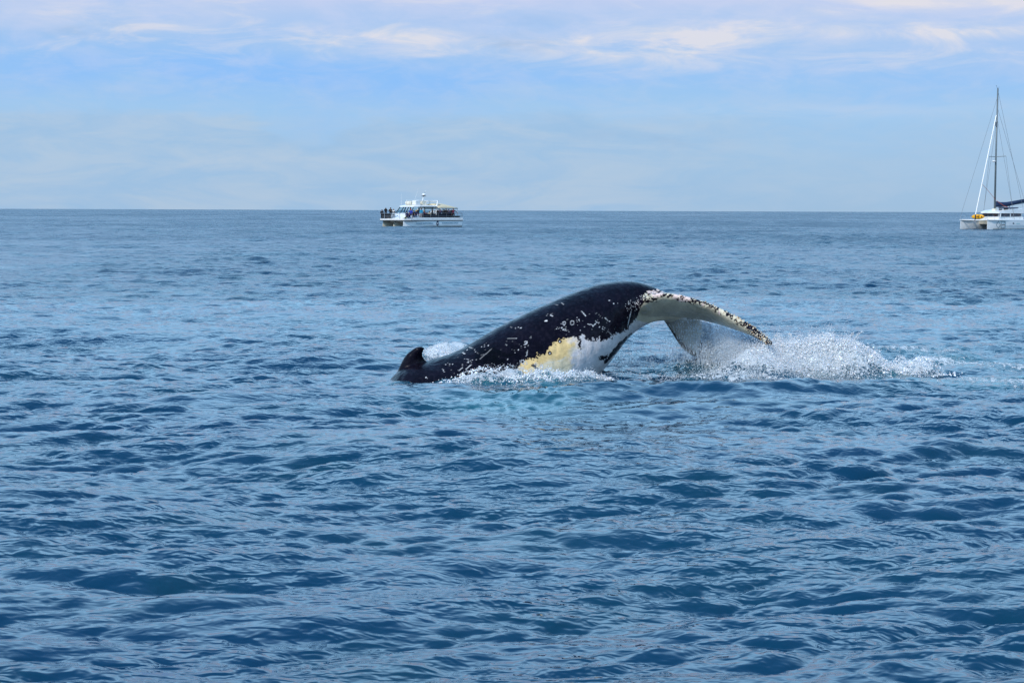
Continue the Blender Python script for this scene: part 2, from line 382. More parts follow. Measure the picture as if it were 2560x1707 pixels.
# ------------------------------------------------------------------ the whale
def catmull(P, n):
    """resample a list of vectors/tuples through a Catmull-Rom spline"""
    P = np.array([list(p) for p in P], float); k = len(P); out = []
    t = np.linspace(0, k-1, n)
    for v in t:
        i = min(int(v), k-2); f = v-i
        p0, p1, p2, p3 = P[max(i-1, 0)], P[i], P[i+1], P[min(i+2, k-1)]
        out.append(.5*((2*p1)+(p2-p0)*f+(2*p0-5*p1+4*p2-p3)*f*f+(3*p1-p0-3*p2+p3)*f**3))
    return np.array(out)
def ring_faces(n, m, closed=True, base=0):
    F = []
    for i in range(n-1):
        for j in range(m if closed else m-1):
            a, b = i*m+j, i*m+(j+1) % m
            F.append((base+a, base+b, base+b+m, base+a+m))
    return F
def body_geo():
    #        dorsal px        ventral px     Y dorsal  half width
    st = [((860, 1075), (990, 1330), 30.4, .98), ((925, 1032), (1060, 1290), 30.7, 1.0), ((990, 933), (1125, 1240), 31.0, .98), ((1065, 904), (1190, 1190), 31.3, .93),
          ((1143, 877), (1260, 1130), 31.6, .88), ((1242, 820), (1345, 1065), 32.0, .82), ((1339, 773), (1430, 990), 32.4, .74),
          ((1430, 734), (1500, 932), 32.8, .66), ((1500, 711.5), (1537, 886), 33.1, .56), ((1555, 704.5), (1568, 848), 33.3, .46),
          ((1602, 709.5), (1603, 819), 33.4, .37), ((1645, 726), (1635, 803), 33.45, .29), ((1688, 752), (1668, 799), 33.5, .19), ((1712, 775), (1702, 797), 33.6, .08)]
    D = catmull([at(*d, y) for d, v, y, b in st], 90); V = catmull([at(*v, y-.28) for d, v, y, b in st], 90)
    B = catmull([(b,) for *_, b in st], 90)[:, 0]
    C = (D+V)/2; U = (D-V)/2; Tn = np.gradient(C, axis=0)
    Wd = np.cross(U, Tn); Wd /= np.linalg.norm(Wd, axis=1)[:, None]
    m = 56; co = []
    for i in range(len(C)):
        for j in range(m):
            a = 2*math.pi*j/m; ca, sa = math.cos(a), math.sin(a)
            keel = 1-.16*abs(ca)**3*min(1, i/50)              # slightly pinched towards the back and belly ridges
            co.append(C[i]+U[i]*ca+Wd[i]*B[i]*sa*keel)
    F = ring_faces(len(C), m)
    co.append(C[0]); co.append(C[-1]); a, b = len(co)-2, len(co)-1
    F += [(a, (j+1) % m, j, j) for j in range(m)]+[(b, (len(C)-1)*m+j, (len(C)-1)*m+(j+1) % m, (len(C)-1)*m+(j+1) % m) for j in range(m)]
    return np.array(co), F
def blade_geo(lead, trail, thick, n=60, m=14, nose=1.0):
    """a fin: section runs from a rounded leading edge to a thin trailing edge"""
    L = catmull([at(*p) for p in lead], n); T = catmull([at(*p) for p in trail], n); th = np.interp(np.linspace(0, 1, n), np.linspace(0, 1, len(thick)), thick)
    co = []
    sp = np.gradient(L+T, axis=0)
    for i in range(n):
        ch = T[i]-L[i]; nn = np.cross(ch, sp[i]); nn /= np.linalg.norm(nn)+1e-9
        s = (1-np.cos(np.linspace(0, math.pi, m)))/2
        prof = th[i]*(1.9*np.sqrt(s)*nose*(1-s)+.16*(s))*(1-s**6)
        top = [L[i]+ch*a+nn*b for a, b in zip(s, prof)]; bot = [L[i]+ch*a-nn*b for a, b in zip(s[1:-1], prof[1:-1])]
        co += top+bot[::-1]
    M = 2*m-2; F = ring_faces(n, M)
    co.append((L[0]+T[0])/2); co.append((L[-1]+T[-1])/2); a, b = len(co)-2, len(co)-1
    F += [(a, (j+1) % M, j, j) for j in range(M)]+[(b, (n-1)*M+j, (n-1)*M+(j+1) % M, (n-1)*M+(j+1) % M) for j in range(M)]
    return np.array(co), F
NEAR_LEAD = [(1545, 790, 33.0), (1590, 762, 32.75), (1622, 742, 32.55), (1657, 736.5, 32.4), (1696, 740.5, 32.25), (1732, 749.5, 32.1), (1770, 761, 32.0), (1821, 785, 31.7), (1872, 814, 31.4), (1905, 839, 31.15), (1920, 851, 31.0), (1929, 859, 30.95)]
NEAR_TRAIL = [(1600, 820, 33.4), (1640, 803, 33.55), (1680, 798, 33.5), (1715, 797, 33.35), (1745, 800, 33.2), (1775, 807, 33.0), (1808, 816, 32.6), (1850, 830, 32.0), (1885, 843, 31.6), (1906, 852, 31.3), (1919, 859, 31.1), (1929, 863, 30.98)]
FAR_LEAD = [(1640, 770, 33.4), (1655, 795, 33.7), (1672, 820, 33.9), (1690, 849, 34.05), (1706, 871, 34.15), (1730, 889, 34.2), (1745, 900, 34.2)]
FAR_TRAIL = [(1700, 770, 33.6), (1748, 793, 34.1), (1766, 812, 34.35), (1770, 835, 34.4), (1762, 858, 34.35), (1760, 882, 34.3), (1748, 901, 34.22)]
FIN_LEAD = [(975, 965, 30.98), (990, 938, 31.0), (1000, 915, 31.0), (1012, 892, 31.0), (1027, 877, 31.0), (1041, 868, 31.0), (1053, 866, 31.0)]
FIN_TRAIL = [(1110, 950, 31.2), (1088, 915, 31.15), (1069, 904, 31.1), (1060, 893, 31.05), (1057, 882, 31.0), (1060, 876, 31.0), (1062, 870, 31.0)]
def project(co):
    v = co-np.array([0, 0, CAM_H]); a = v@np.array(cr); b = v@np.array(cu); c = v@np.array(cf)
    return 1280+FPX*a/c, 853.5-FPX*b/c
def in_poly(x, y, P):
    ins = np.zeros(x.shape, bool); n = len(P)
    for i in range(n):
        x1, y1 = P[i]; x2, y2 = P[(i+1) % n]
        if y1 == y2: continue
        c_ = ((y1 > y) != (y2 > y)) & (x < (x2-x1)*(y-y1)/(y2-y1)+x1); ins ^= c_
    return ins
def pl_dist(x, y, P): return seg_d(x, y, P)
def build_whale():
    parts = [body_geo(), blade_geo(NEAR_LEAD, NEAR_TRAIL, [.20, .17, .15, .13, .12, .11, .10, .09, .08, .07, .05]),
             blade_geo(FAR_LEAD, FAR_TRAIL, [.14, .11, .09, .07, .05, .03]), blade_geo(FIN_LEAD, FIN_TRAIL, [.22, .19, .15, .12, .10, .085, .07])]
    co, F, k = [], [], 0
    for c_, f_ in parts:
        co.append(c_); F += [tuple(v+k for v in f) for f in f_]; k += len(c_)
    co = np.concatenate(co)
    me = bpy.data.meshes.new('tmp'); me.from_pydata([tuple(c_) for c_ in co], [], [tuple(dict.fromkeys(f)) for f in F]); me.update()
    bm = bmesh.new(); bm.from_mesh(me); bmesh.ops.recalc_face_normals(bm, faces=bm.faces); bm.to_mesh(me); bm.free()
    o = bpy.data.objects.new('tmp', me); COL.objects.link(o)
    r = o.modifiers.new('r', 'REMESH'); r.mode = 'VOXEL'; r.voxel_size = .0165
    s = o.modifiers.new('s', 'SMOOTH'); s.iterations = 5; s.factor = .5
    dg = bpy.context.evaluated_depsgraph_get(); ev = o.evaluated_get(dg)
    me2 = bpy.data.meshes.new_from_object(ev); me2.name = 'humpback_whale'
    bpy.data.objects.remove(o); bpy.data.meshes.remove(me)
    me2.polygons.foreach_set('use_smooth', np.ones(len(me2.polygons), bool))
    w_ = bpy.data.objects.new('humpback_whale', me2); COL.objects.link(w_)
    n = len(me2.vertices); P = np.empty(n*3, np.float32); me2.vertices.foreach_get('co', P); P = P.reshape(-1, 3).astype(float)
    Nn = np.empty(n*3, np.float32); me2.vertices.foreach_get('normal', Nn); Nn = Nn.reshape(-1, 3)
    x, y = project(P)
    nz = VN(31)
    def fb(s, o=4, seed=0): return nz.fbm(x/s+seed, y/s-seed, o)-.5
    jx, jy = x+fb(14, 5, 3)*24+fb(2.2, 3, 31)*13, y+fb(14, 5, 9)*28+fb(2.2, 3, 47)*15          # ragged edges
    jx2, jy2 = x+fb(40, 3, 3)*10, y+fb(8, 4, 9)*16
    black = np.array([.0045, .0038, .0085]); col = np.tile(black, (n, 1))*(1+1.2*fb(30, 5, 40))[:, None]
    col += np.array([.006, .005, .007])*np.clip(fb(5, 3, 60)*4, 0, 1)[:, None]
    # white and yellow belly patch, running up under the tail stock
    belly = [(1262, 960), (1290, 930), (1304, 916), (1327, 898), (1350, 890), (1373, 878), (1385, 860), (1400, 850), (1433, 837), (1455, 843), (1476, 847), (1500, 844), (1533, 839),
             (1563, 824), (1579, 808), (1599, 791), (1617, 777), (1640, 760), (1720, 790), (1700, 840), (1600, 900), (1560, 1000), (1262, 1000)]
    mk = in_poly(jx, jy, belly) & (x < 1720)
    side = Nn[:, 1] < .35
    spot = pl_dist(x, y, [(1515, 905), (1528, 888), (1545, 866), (1560, 851), (1578, 836)])[0] < 3+9*np.clip(fb(9, 4, 5)+.15, 0, 1)
    spot |= pl_dist(jx, jy, [(1502, 893), (1512, 897), (1520, 897)])[0] < 6
    spot |= (pl_dist(jx, jy, [(1446, 843), (1448, 862), (1451, 876)])[0] < 3) | (pl_dist(jx2, jy2, [(1330, 912), (1347, 923)])[0] < 1.6)
    white = np.array([.76, .70, .68])*(1+.35*fb(60, 4, 7))[:, None]
    yel = np.array([.84, .60, .27])*(1+.5*fb(25, 4, 17))[:, None]
    cream = np.array([.84, .76, .58])
    yf = smooth(-(x-1432)+fb(30, 4, 21)*60+fb(6, 3, 88)*30, -14, 18)[:, None]
    bel = white*(1-yf)+(yel*(.35+.65*smooth(fb(40, 3, 77), -.25, .05)[:, None])+cream*(.65-.65*smooth(fb(40, 3, 77), -.25, .05)[:, None]))*yf
    bel = bel*(1-.12*np.clip(fb(6, 3, 5)*6, 0, 1))[:, None]
    m = mk & side & ~spot; col[m] = bel[m]
    # undersides of the flukes
    inn = in_poly(x, y, [(1590, 800), (1603, 765), (1622, 744), (1660, 730), (1700, 730), (1772, 752), (1825, 776), (1876, 806), (1930, 850), (1930, 870), (1860, 850), (1800, 828), (1772, 820), (1690, 806), (1640, 812)])
    dl = pl_dist(x, y, [(a, b) for a, b, c_ in NEAR_LEAD[2:]])
    und = inn & (Nn[:, 1] < .15) & (P[:, 1] < 33.75)
    under = np.array([.68, .60, .44])*(1+.55*fb(26, 4, 31))[:, None]
    under = under*(1-.35*smooth(fb(70, 2, 3), 0, .25))[:, None]
    col[und] = under[und]
    # mottled, barnacled leading edge
    wband = np.interp(dl[1], [0, .25, .5, .75, 1], [17, 13, 11, 12, 15])
    bandm = (dl[0] < wband*(.75+fb(10, 3, 8)*1.2)) & (x > 1606) & (Nn[:, 1] < .6) & (P[:, 1] < 33.4)
    mot = (nz.fbm(x/3.6+5, y/3.0, 3)-.5)*1.3 + .10*np.sin(x*.5+y*.9)
    tipdark = smooth(x, 1815, 1880)*.22 + .3*(dl[0] < 2.2)*(x > 1650)
    wh = (mot > (.03+tipdark)) | (fb(16, 3, 12) > .13)
    col[bandm] = black*1.5
    mw = bandm & wh; col[mw] = (np.array([.72, .66, .50])*(1+.5*fb(9, 3, 2))[:, None])[mw]
    pink = bandm & (fb(22, 2, 90) > .05) & (x < 1800) & (mot > -.12); col[pink] = (np.array([.78, .62, .56]))
    tip = (x > 1872+fb(8, 3, 71)*30) & (x > 1600) & (mot < .17) & (P[:, 2] > .2); col[tip] = black*1.5
    # scratches where the leading edge meets the flank
    near = in_poly(x, y, [(1570, 800), (1560, 760), (1590, 742), (1640, 728), (1625, 775), (1600, 792)]) & (Nn[:, 1] < .3)
    st = np.abs(np.sin((x*.5-y*.42)+fb(20, 3, 3)*14)) < .17+fb(12, 3, 55)*.5
    m = near & st & (fb(14, 3, 66) > -.02); col[m] = [.62, .6, .58]
    # far fluke: grey-white underside with dark rim
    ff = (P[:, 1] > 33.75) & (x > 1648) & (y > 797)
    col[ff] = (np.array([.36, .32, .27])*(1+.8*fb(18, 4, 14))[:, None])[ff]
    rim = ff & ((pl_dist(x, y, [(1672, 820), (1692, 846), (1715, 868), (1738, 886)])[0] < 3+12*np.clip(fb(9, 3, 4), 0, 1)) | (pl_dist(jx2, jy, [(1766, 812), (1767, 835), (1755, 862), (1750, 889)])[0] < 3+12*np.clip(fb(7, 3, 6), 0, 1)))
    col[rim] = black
    # scars ---------------------------------------------------------------------------------
    def Z4(a, b): return (960+a/4.3556, 680+b/4.3556)
    def Z5(a, b): return (1400+a/3.92, 680+b/3.92)
    strokes = [(Z4(1045, 945), Z4(1170, 838), .9, .6), (Z4(1340, 725), Z4(1430, 720), .6, .4), (Z4(2155, 430), Z4(2198, 482), .9, .7), (Z4(2230, 570), Z4(2270, 575), .8, .6), (Z4(2275, 590), Z4(2305, 562), 1.0, .7),
        (Z4(1550, 915), Z4(1563, 855), 1.1, .5), (Z4(890, 1060), Z4(948, 1010), .9, .7), (Z4(640, 1055), Z4(655, 1085), .8, .6), (Z4(1270, 1035), Z4(1310, 1005), .9, .6), (Z4(925, 818), Z4(965, 830), .8, .45),
        (Z4(1930, 335), Z4(1955, 352), .8, .5), (Z4(1855, 350), Z4(1900, 362), .6, .3), (Z4(860, 880), Z4(882, 890), 1.0, .7), (Z4(815, 1075), Z4(860, 1035), .9, .6), (Z4(1810, 470), Z4(1840, 480), 1.2, .8), (Z4(1752, 533), Z4(1775, 530), 1.5, .9),
        (Z5(665, 520), Z5(697, 385), .8, .6), (Z5(215, 385), Z5(255, 432), .9, .7), (Z5(320, 530), Z5(350, 505), .9, .8), (Z5(280, 512), Z5(318, 515), .7, .6), (Z5(440, 450), Z5(470, 475), .8, .6), (Z5(480, 590), Z5(530, 640), .7, .5), (Z5(555, 605), Z5(600, 660), .6, .5),
        (Z4(1780, 985), Z4(1930, 965), .9, -.1), (Z4(1930, 965), Z4(1980, 925), 1.0, -.1), (Z4(1700, 1030), Z4(1780, 985), .7, -.1)]
    for a, b, wd, v in strokes:
        d = pl_dist(x, y, [a, b])[0]; m = (d < wd*.95) & side & (Nn[:, 1] < .2)
        col[m] = [.70, .66, .55] if v < 0 else [v*.9, v*.9, v*.88]
    rs = np.random.RandomState(5)
    clusters = [(Z4(1030, 890), 12, 16, 9), (Z4(920, 960), 12, 22, 8), (Z4(1120, 790), 10, 8, 12), (Z4(840, 890), 8, 7, 5), (Z4(1540, 780), 9, 12, 9), (Z4(1500, 830), 5, 6, 8), (Z4(1930, 620), 12, 22, 8), (Z4(1800, 460), 10, 10, 9), (Z4(1600, 720), 6, 9, 5),
                (Z4(1330, 720), 7, 8, 10), (Z4(1430, 600), 16, 12, 8), (Z4(700, 1000), 10, 10, 8), (Z4(490, 1130), 10, 12, 5), (Z4(2130, 540), 14, 9, 8), (Z4(1440, 865), 6, 5, 4), (Z4(1960, 550), 8, 6, 5), (Z5(360, 480), 25, 16, 20), (Z5(450, 560), 22, 14, 14), (Z5(60, 560), 12, 14, 10), (Z5(20, 500), 10, 8, 8),
                (Z5(330, 400), 60, 10, 30), (Z4(900, 1000), 60, 26, 18), (Z4(1500, 1000), 30, 12, 16), (Z4(1300, 860), 80, 22, 30), (Z5(220, 520), 50, 20, 22), (Z5(540, 310), 20, 5, 10)]
    sd = side & (Nn[:, 1] < .25)
    for (cx, cy), sx_, cnt, sy_ in clusters:
        for _ in range(int(cnt*.75)):
            px, py = cx+rs.randn()*sx_*.6, cy+rs.randn()*sy_*.6; r = rs.choice([.45, .6, .75, 1.0]); e = rs.uniform(1, 2.4); a = rs.uniform(-.9, -.2)
            m = sd & (np.abs(x-px) < 8) & (np.abs(y-py) < 8)
            if not m.any(): continue
            dx_, dy_ = x[m]-px, y[m]-py; u_ = dx_*math.cos(a)+dy_*math.sin(a); v_ = -dx_*math.sin(a)+dy_*math.cos(a)
            h = np.hypot(u_/e, v_) < r; ix = np.where(m)[0][h]; col[ix] = rs.choice([.12, .2, .35, .6, .75])
    for (px, py), r in [(Z4(2048, 553), 5), (Z4(1510, 975), 4.2), (Z4(1540, 992), 4), (Z4(1545, 765), 3.2), (Z4(2150, 710), 3.6), (Z4(1655, 1002), 3), (Z4(1715, 1020), 3.2), (Z5(40, 500), 3.6)]:
        d = np.hypot(x-px, y-py); m = sd & (np.abs(d-r) < .75); col[m] = .55
    for (px, py), r in [(Z4(1915, 755), 4.5), (Z4(1806, 882), 5)]:
        d = np.hypot(x-px, y-py); col[sd & (d < r)] = black; col[sd & (d < r*.35)] = .75
    # darker, smoother patch where the flank was scraped
    dk = in_poly(jx2, jy2, [Z4(990, 905), Z4(1040, 850), Z4(1190, 826), Z4(1430, 885), Z4(1330, 925), Z4(1210, 925), Z4(1330, 960), Z4(1300, 1020), Z4(1000, 1000)]) & sd
    col[dk] *= .45
    cattr(me2, 'Col', np.clip(col, .002, .9))
    m_, q, b = new_mat('whale_skin')
    geo = q.n('ShaderNodeNewGeometry'); Pn = geo.outputs['Position']
    t = q.n('ShaderNodeAttribute'); t.attribute_name = 'Col'
    c_ = q.mix(q.sstep(q.noise(Pn, 30, 4, .6), .3, .75, 0, .35), t.outputs['Color'], (.5, .5, .55), 'MULTIPLY')
    q.link(c_, b.inputs['Base Color']); q.put(b.inputs['Roughness'], q.sstep(q.noise(Pn, 5, 4, .6), .3, .7, .16, .34))
    b.inputs['IOR'].default_value = 1.33; b.inputs['Specular IOR Level'].default_value = .16
    wr = q.n('ShaderNodeTexWave'); q.link(Pn, wr.inputs['Vector']); wr.inputs['Scale'].default_value = 1.7; wr.inputs['Distortion'].default_value = 5; wr.inputs['Detail'].default_value = 3; wr.inputs['Detail Scale'].default_value = 1.5
    hh = q.m('ADD', q.m('MULTIPLY', q.noise(Pn, 7, 4, .5), .02), q.m('ADD', q.m('MULTIPLY', q.noise(Pn, 60, 2, .5), .0008), q.m('MULTIPLY', wr.outputs[1], .006)))
    bp = q.n('ShaderNodeBump'); bp.inputs['Distance'].default_value = 1; bp.inputs['Strength'].default_value = .8; q.link(hh, bp.inputs['Height']); q.link(bp.outputs[0], b.inputs['Normal'])
    me2.materials.clear(); me2.materials.append(m_)
    tag(w_, 'black humpback whale with yellow-white belly arching its tail out of the water', 'whale')
    # barnacles on the leading edge -----------------------------------------------------------
    rs = np.random.RandomState(9)
    pts, sz = [], []
    cand = np.where(bandm & (Nn[:, 1] < .4))[0]; wts = .12+smooth(x[cand], 1800, 1900)*1.1
    pick = rs.choice(cand, 240, replace=False, p=wts/wts.sum())
    bc, bf = [], []
    for i in pick:
        n_ = Vector(Nn[i]); p = Vector(P[i]); r = rs.uniform(.007, .018); h = r*rs.uniform(.7, 1.2); t1 = n_.orthogonal().normalized(); t2 = n_.cross(t1); k = len(bc)
        for rr_, hh_ in ((r, -.006), (r*.55, h)):
            for j in range(6): a = j*math.pi/3; bc.append(p+t1*(rr_*math.cos(a))+t2*(rr_*math.sin(a))+n_*hh_)
        bc.append(p+n_*h*.5)
        for j in range(6):
            j2 = (j+1) % 6; bf += [(k+j, k+j2, k+6+j2), (k+j, k+6+j2, k+6+j), (k+6+j, k+6+j2, k+12)]
    mb, q, b = new_mat('barnacle_shell'); ob = q.n('ShaderNodeNewGeometry')
    q.put(b.inputs['Base Color'], q.mix(q.sstep(q.noise(ob.outputs['Position'], 25, 3, .6), .38, .62), (.70, .64, .50), (.34, .20, .08))); b.inputs['Roughness'].default_value = .6
    bo = mesh_np('barnacles', np.array([tuple(v) for v in bc]), np.array(bf), mb, w_, smooth=False); bo['kind'] = 'stuff'; bo['label'] = 'crust of pale and orange barnacles along the fluke edge'
    return w_
whale = build_whale()
# ------------------------------------------------------------------ small mesh kit
class MB:
    def __init__(s): s.v = []; s.f = []
    def add(s, vs, fs):
        k = len(s.v); s.v += [tuple(v) for v in vs]; s.f += [tuple(i+k for i in f) for f in fs]; return s
    def box(s, x0, x1, y0, y1, z0, z1):
        return s.add([(x, y, z) for x in (x0, x1) for y in (y0, y1) for z in (z0, z1)],
                     [(0, 1, 3, 2), (4, 6, 7, 5), (0, 4, 5, 1), (2, 3, 7, 6), (0, 2, 6, 4), (1, 5, 7, 3)])
    def loft(s, rings, caps=True):
        n = len(rings[0]); vs = [p for r in rings for p in r]; fs = []
        for i in range(len(rings)-1):
            for j in range(n):
                j2 = (j+1) % n; fs.append((i*n+j, i*n+j2, (i+1)*n+j2, (i+1)*n+j))
        if caps: fs += [tuple(range(n))[::-1], tuple((len(rings)-1)*n+j for j in range(n))]
        return s.add(vs, fs)
    def tube(s, pts, r, n=8, r2=None):
        pts = [Vector(p) for p in pts]; rings = []
        for i, p in enumerate(pts):
            d = (pts[min(i+1, len(pts)-1)]-pts[max(i-1, 0)]).normalized(); a = d.orthogonal().normalized(); b = d.cross(a)
            if i and (a.dot(pa) < 0 or abs(a.dot(pa)) < .9):
                a = (pa-d*pa.dot(d)).normalized(); b = d.cross(a)
            pa = a; rr = r+((r2-r)*i/(len(pts)-1) if r2 is not None else 0)
            rings.append([tuple(p+a*(rr*math.cos(2*math.pi*j/n))+b*(rr*math.sin(2*math.pi*j/n))) for j in range(n)])
        return s.loft(rings)
    def ell(s, c, r, n=12, m=8, z0=-1.0):
        rings = []
        for i in range(m+1):
            t = -math.pi/2+math.pi*i/m; z = max(math.sin(t), z0); k = max(math.sqrt(max(1-z*z, 0)), .02)
            rings.append([(c[0]+r[0]*k*math.cos(2*math.pi*j/n), c[1]+r[1]*k*math.sin(2*math.pi*j/n), c[2]+r[2]*z) for j in range(n)])
        return s.loft(rings)
    def prism(s, poly, y0, y1):
        """polygon in x, z extruded along y"""
        n = len(poly); vs = [(x, y0, z) for x, z in poly]+[(x, y1, z) for x, z in poly]
        return s.add(vs, [tuple(range(n))[::-1], tuple(range(n, 2*n))]+[(i, (i+1) % n, n+(i+1) % n, n+i) for i in range(n)])
    def build(s, name, mat, parent=None, smooth=False, bevel=0, **kw):
        me = bpy.data.meshes.new(name); me.from_pydata(s.v, [], s.f); me.materials.append(mat); me.update()
        bm = bmesh.new(); bm.from_mesh(me); bmesh.ops.recalc_face_normals(bm, faces=bm.faces)
        if bevel: bmesh.ops.bevel(bm, geom=bm.edges, offset=bevel, segments=2, affect='EDGES', clamp_overlap=True)
        bm.to_mesh(me); bm.free()
        if smooth: me.polygons.foreach_set('use_smooth', [True]*len(me.polygons))
        o = bpy.data.objects.new(name, me); COL.objects.link(o)
        if parent: o.parent = parent
        tag(o, **kw)
        return o
def paint(name, colr, rough=.45, spec=.5, dirt=.12, scale=3, metal=0):
    m, q, b = new_mat(name); g = q.n('ShaderNodeNewGeometry')
    c_ = q.mix(q.sstep(q.noise(g.outputs['Position'], scale, 4, .6), .35, .8, 0, dirt), colr, tuple(v*.45 for v in colr))
    q.link(c_, b.inputs['Base Color']); b.inputs['Roughness'].default_value = rough; b.inputs['Metallic'].default_value = metal
    return m
GEL = paint('white_gelcoat', (.80, .80, .78), .3, dirt=.15, scale=1.2)
GELC = paint('cream_gelcoat', (.74, .70, .58), .4)
HULLSIDE = paint('pale_grey_hull_paint', (.90, .90, .88), .35, dirt=.2, scale=.8)
HULLIN = paint('stained_hull_paint', (.84, .78, .62), .5, dirt=.3, scale=1.5)
NAVY = paint('dark_stripe_paint', (.012, .03, .04), .4)
ANTIF = paint('antifouling_paint', (.02, .035, .03), .7, dirt=.4)
TAN = paint('tan_canvas', (.66, .57, .38), .8, dirt=.2)
BLUEC = paint('dark_blue_canvas', (.012, .03, .085), .8)
STEEL = paint('stainless_steel', (.6, .62, .64), .3, metal=.8)
ALU = paint('anodised_mast', (.15, .18, .19), .45, metal=.3)
WIRE = paint('rigging_wire', (.16, .18, .2), .5)
BLACKR = paint('black_rubber', (.012, .012, .014), .6)
RED = paint('red_plastic', (.55, .04, .03), .5)
YEL = paint('yellow_polyethylene', (.85, .42, .01), .45)
ORANGER = paint('orange_red_rope', (.6, .12, .06), .7)
FEND = paint('olive_fender', (.10, .13, .04), .6)
m_, q_, b_ = new_mat('tinted_window_glass')
g_ = q_.n('ShaderNodeNewGeometry'); q_.link(q_.mix(q_.sstep(q_.noise(g_.outputs['Position'], .9, 2), .4, .6), (.02, .03, .05), (.07, .05, .06)), b_.inputs['Base Color'])
b_.inputs['Roughness'].default_value = .08; GLASS = m_
m_, q_, b_ = new_mat('clear_window_glass'); b_.inputs['Base Color'].default_value = (.75, .85, .88, 1); b_.inputs['Roughness'].default_value = .02
b_.inputs['Transmission Weight'].default_value = 1.0; b_.inputs['IOR'].default_value = 1.05; CLEARG = m_

def text_part(s, mat, parent, x, y, z, width, size, name='lettering', label=None):
    cu_ = bpy.data.curves.new('t', 'FONT'); cu_.body = s; cu_.size = size; cu_.extrude = .01
    o = bpy.data.objects.new('t', cu_); COL.objects.link(o); dg = bpy.context.evaluated_depsgraph_get()
    me = bpy.data.meshes.new_from_object(o.evaluated_get(dg)); bpy.data.objects.remove(o); bpy.data.curves.remove(cu_)
    xs = [v.co.x for v in me.vertices]; w0, w1 = min(xs), max(xs); k = width/(w1-w0)
    for v in me.vertices: v.co = Vector((x-(v.co.x-w0)*k, y+v.co.z, z+v.co.y))
    me.name = name; me.materials.clear(); me.materials.append(mat)
    t = bpy.data.objects.new(name, me); COL.objects.link(t); t.parent = parent
    if label: t['label'] = label
    return t
def hull_rings(xs, prof):
    """prof(x) -> list of (y, z) around the section"""
    return [[(x+dx, y, z) for dx, y, z in prof(x)] for x in xs]
def cat_hull(parent, yc, half, xb, xs_, ztop, mat, rake, flare=.0, name='hull', draft=.35, label=None, fine=1.0):
    rings = []
    for i in range(13):
        t = i/12; x = xs_+(xb-xs_)*t
        w_ = half*(1-max(0, (t-.55)/.45)**1.8*.97)
        rk = rake*max(0, (t-.6)/.4)
        r_ = []
        for (yy, zz) in ((1, ztop), (1, ztop*.45), (.86, .05), (.45, -draft), (-.45, -draft), (-.86, .05), (-1, ztop*.45), (-1, ztop)):
            r_.append((x-rk*(ztop-zz), yc+yy*w_, zz))
        rings.append(r_)
    return MB().loft(rings).build(name, mat, parent, label=label)

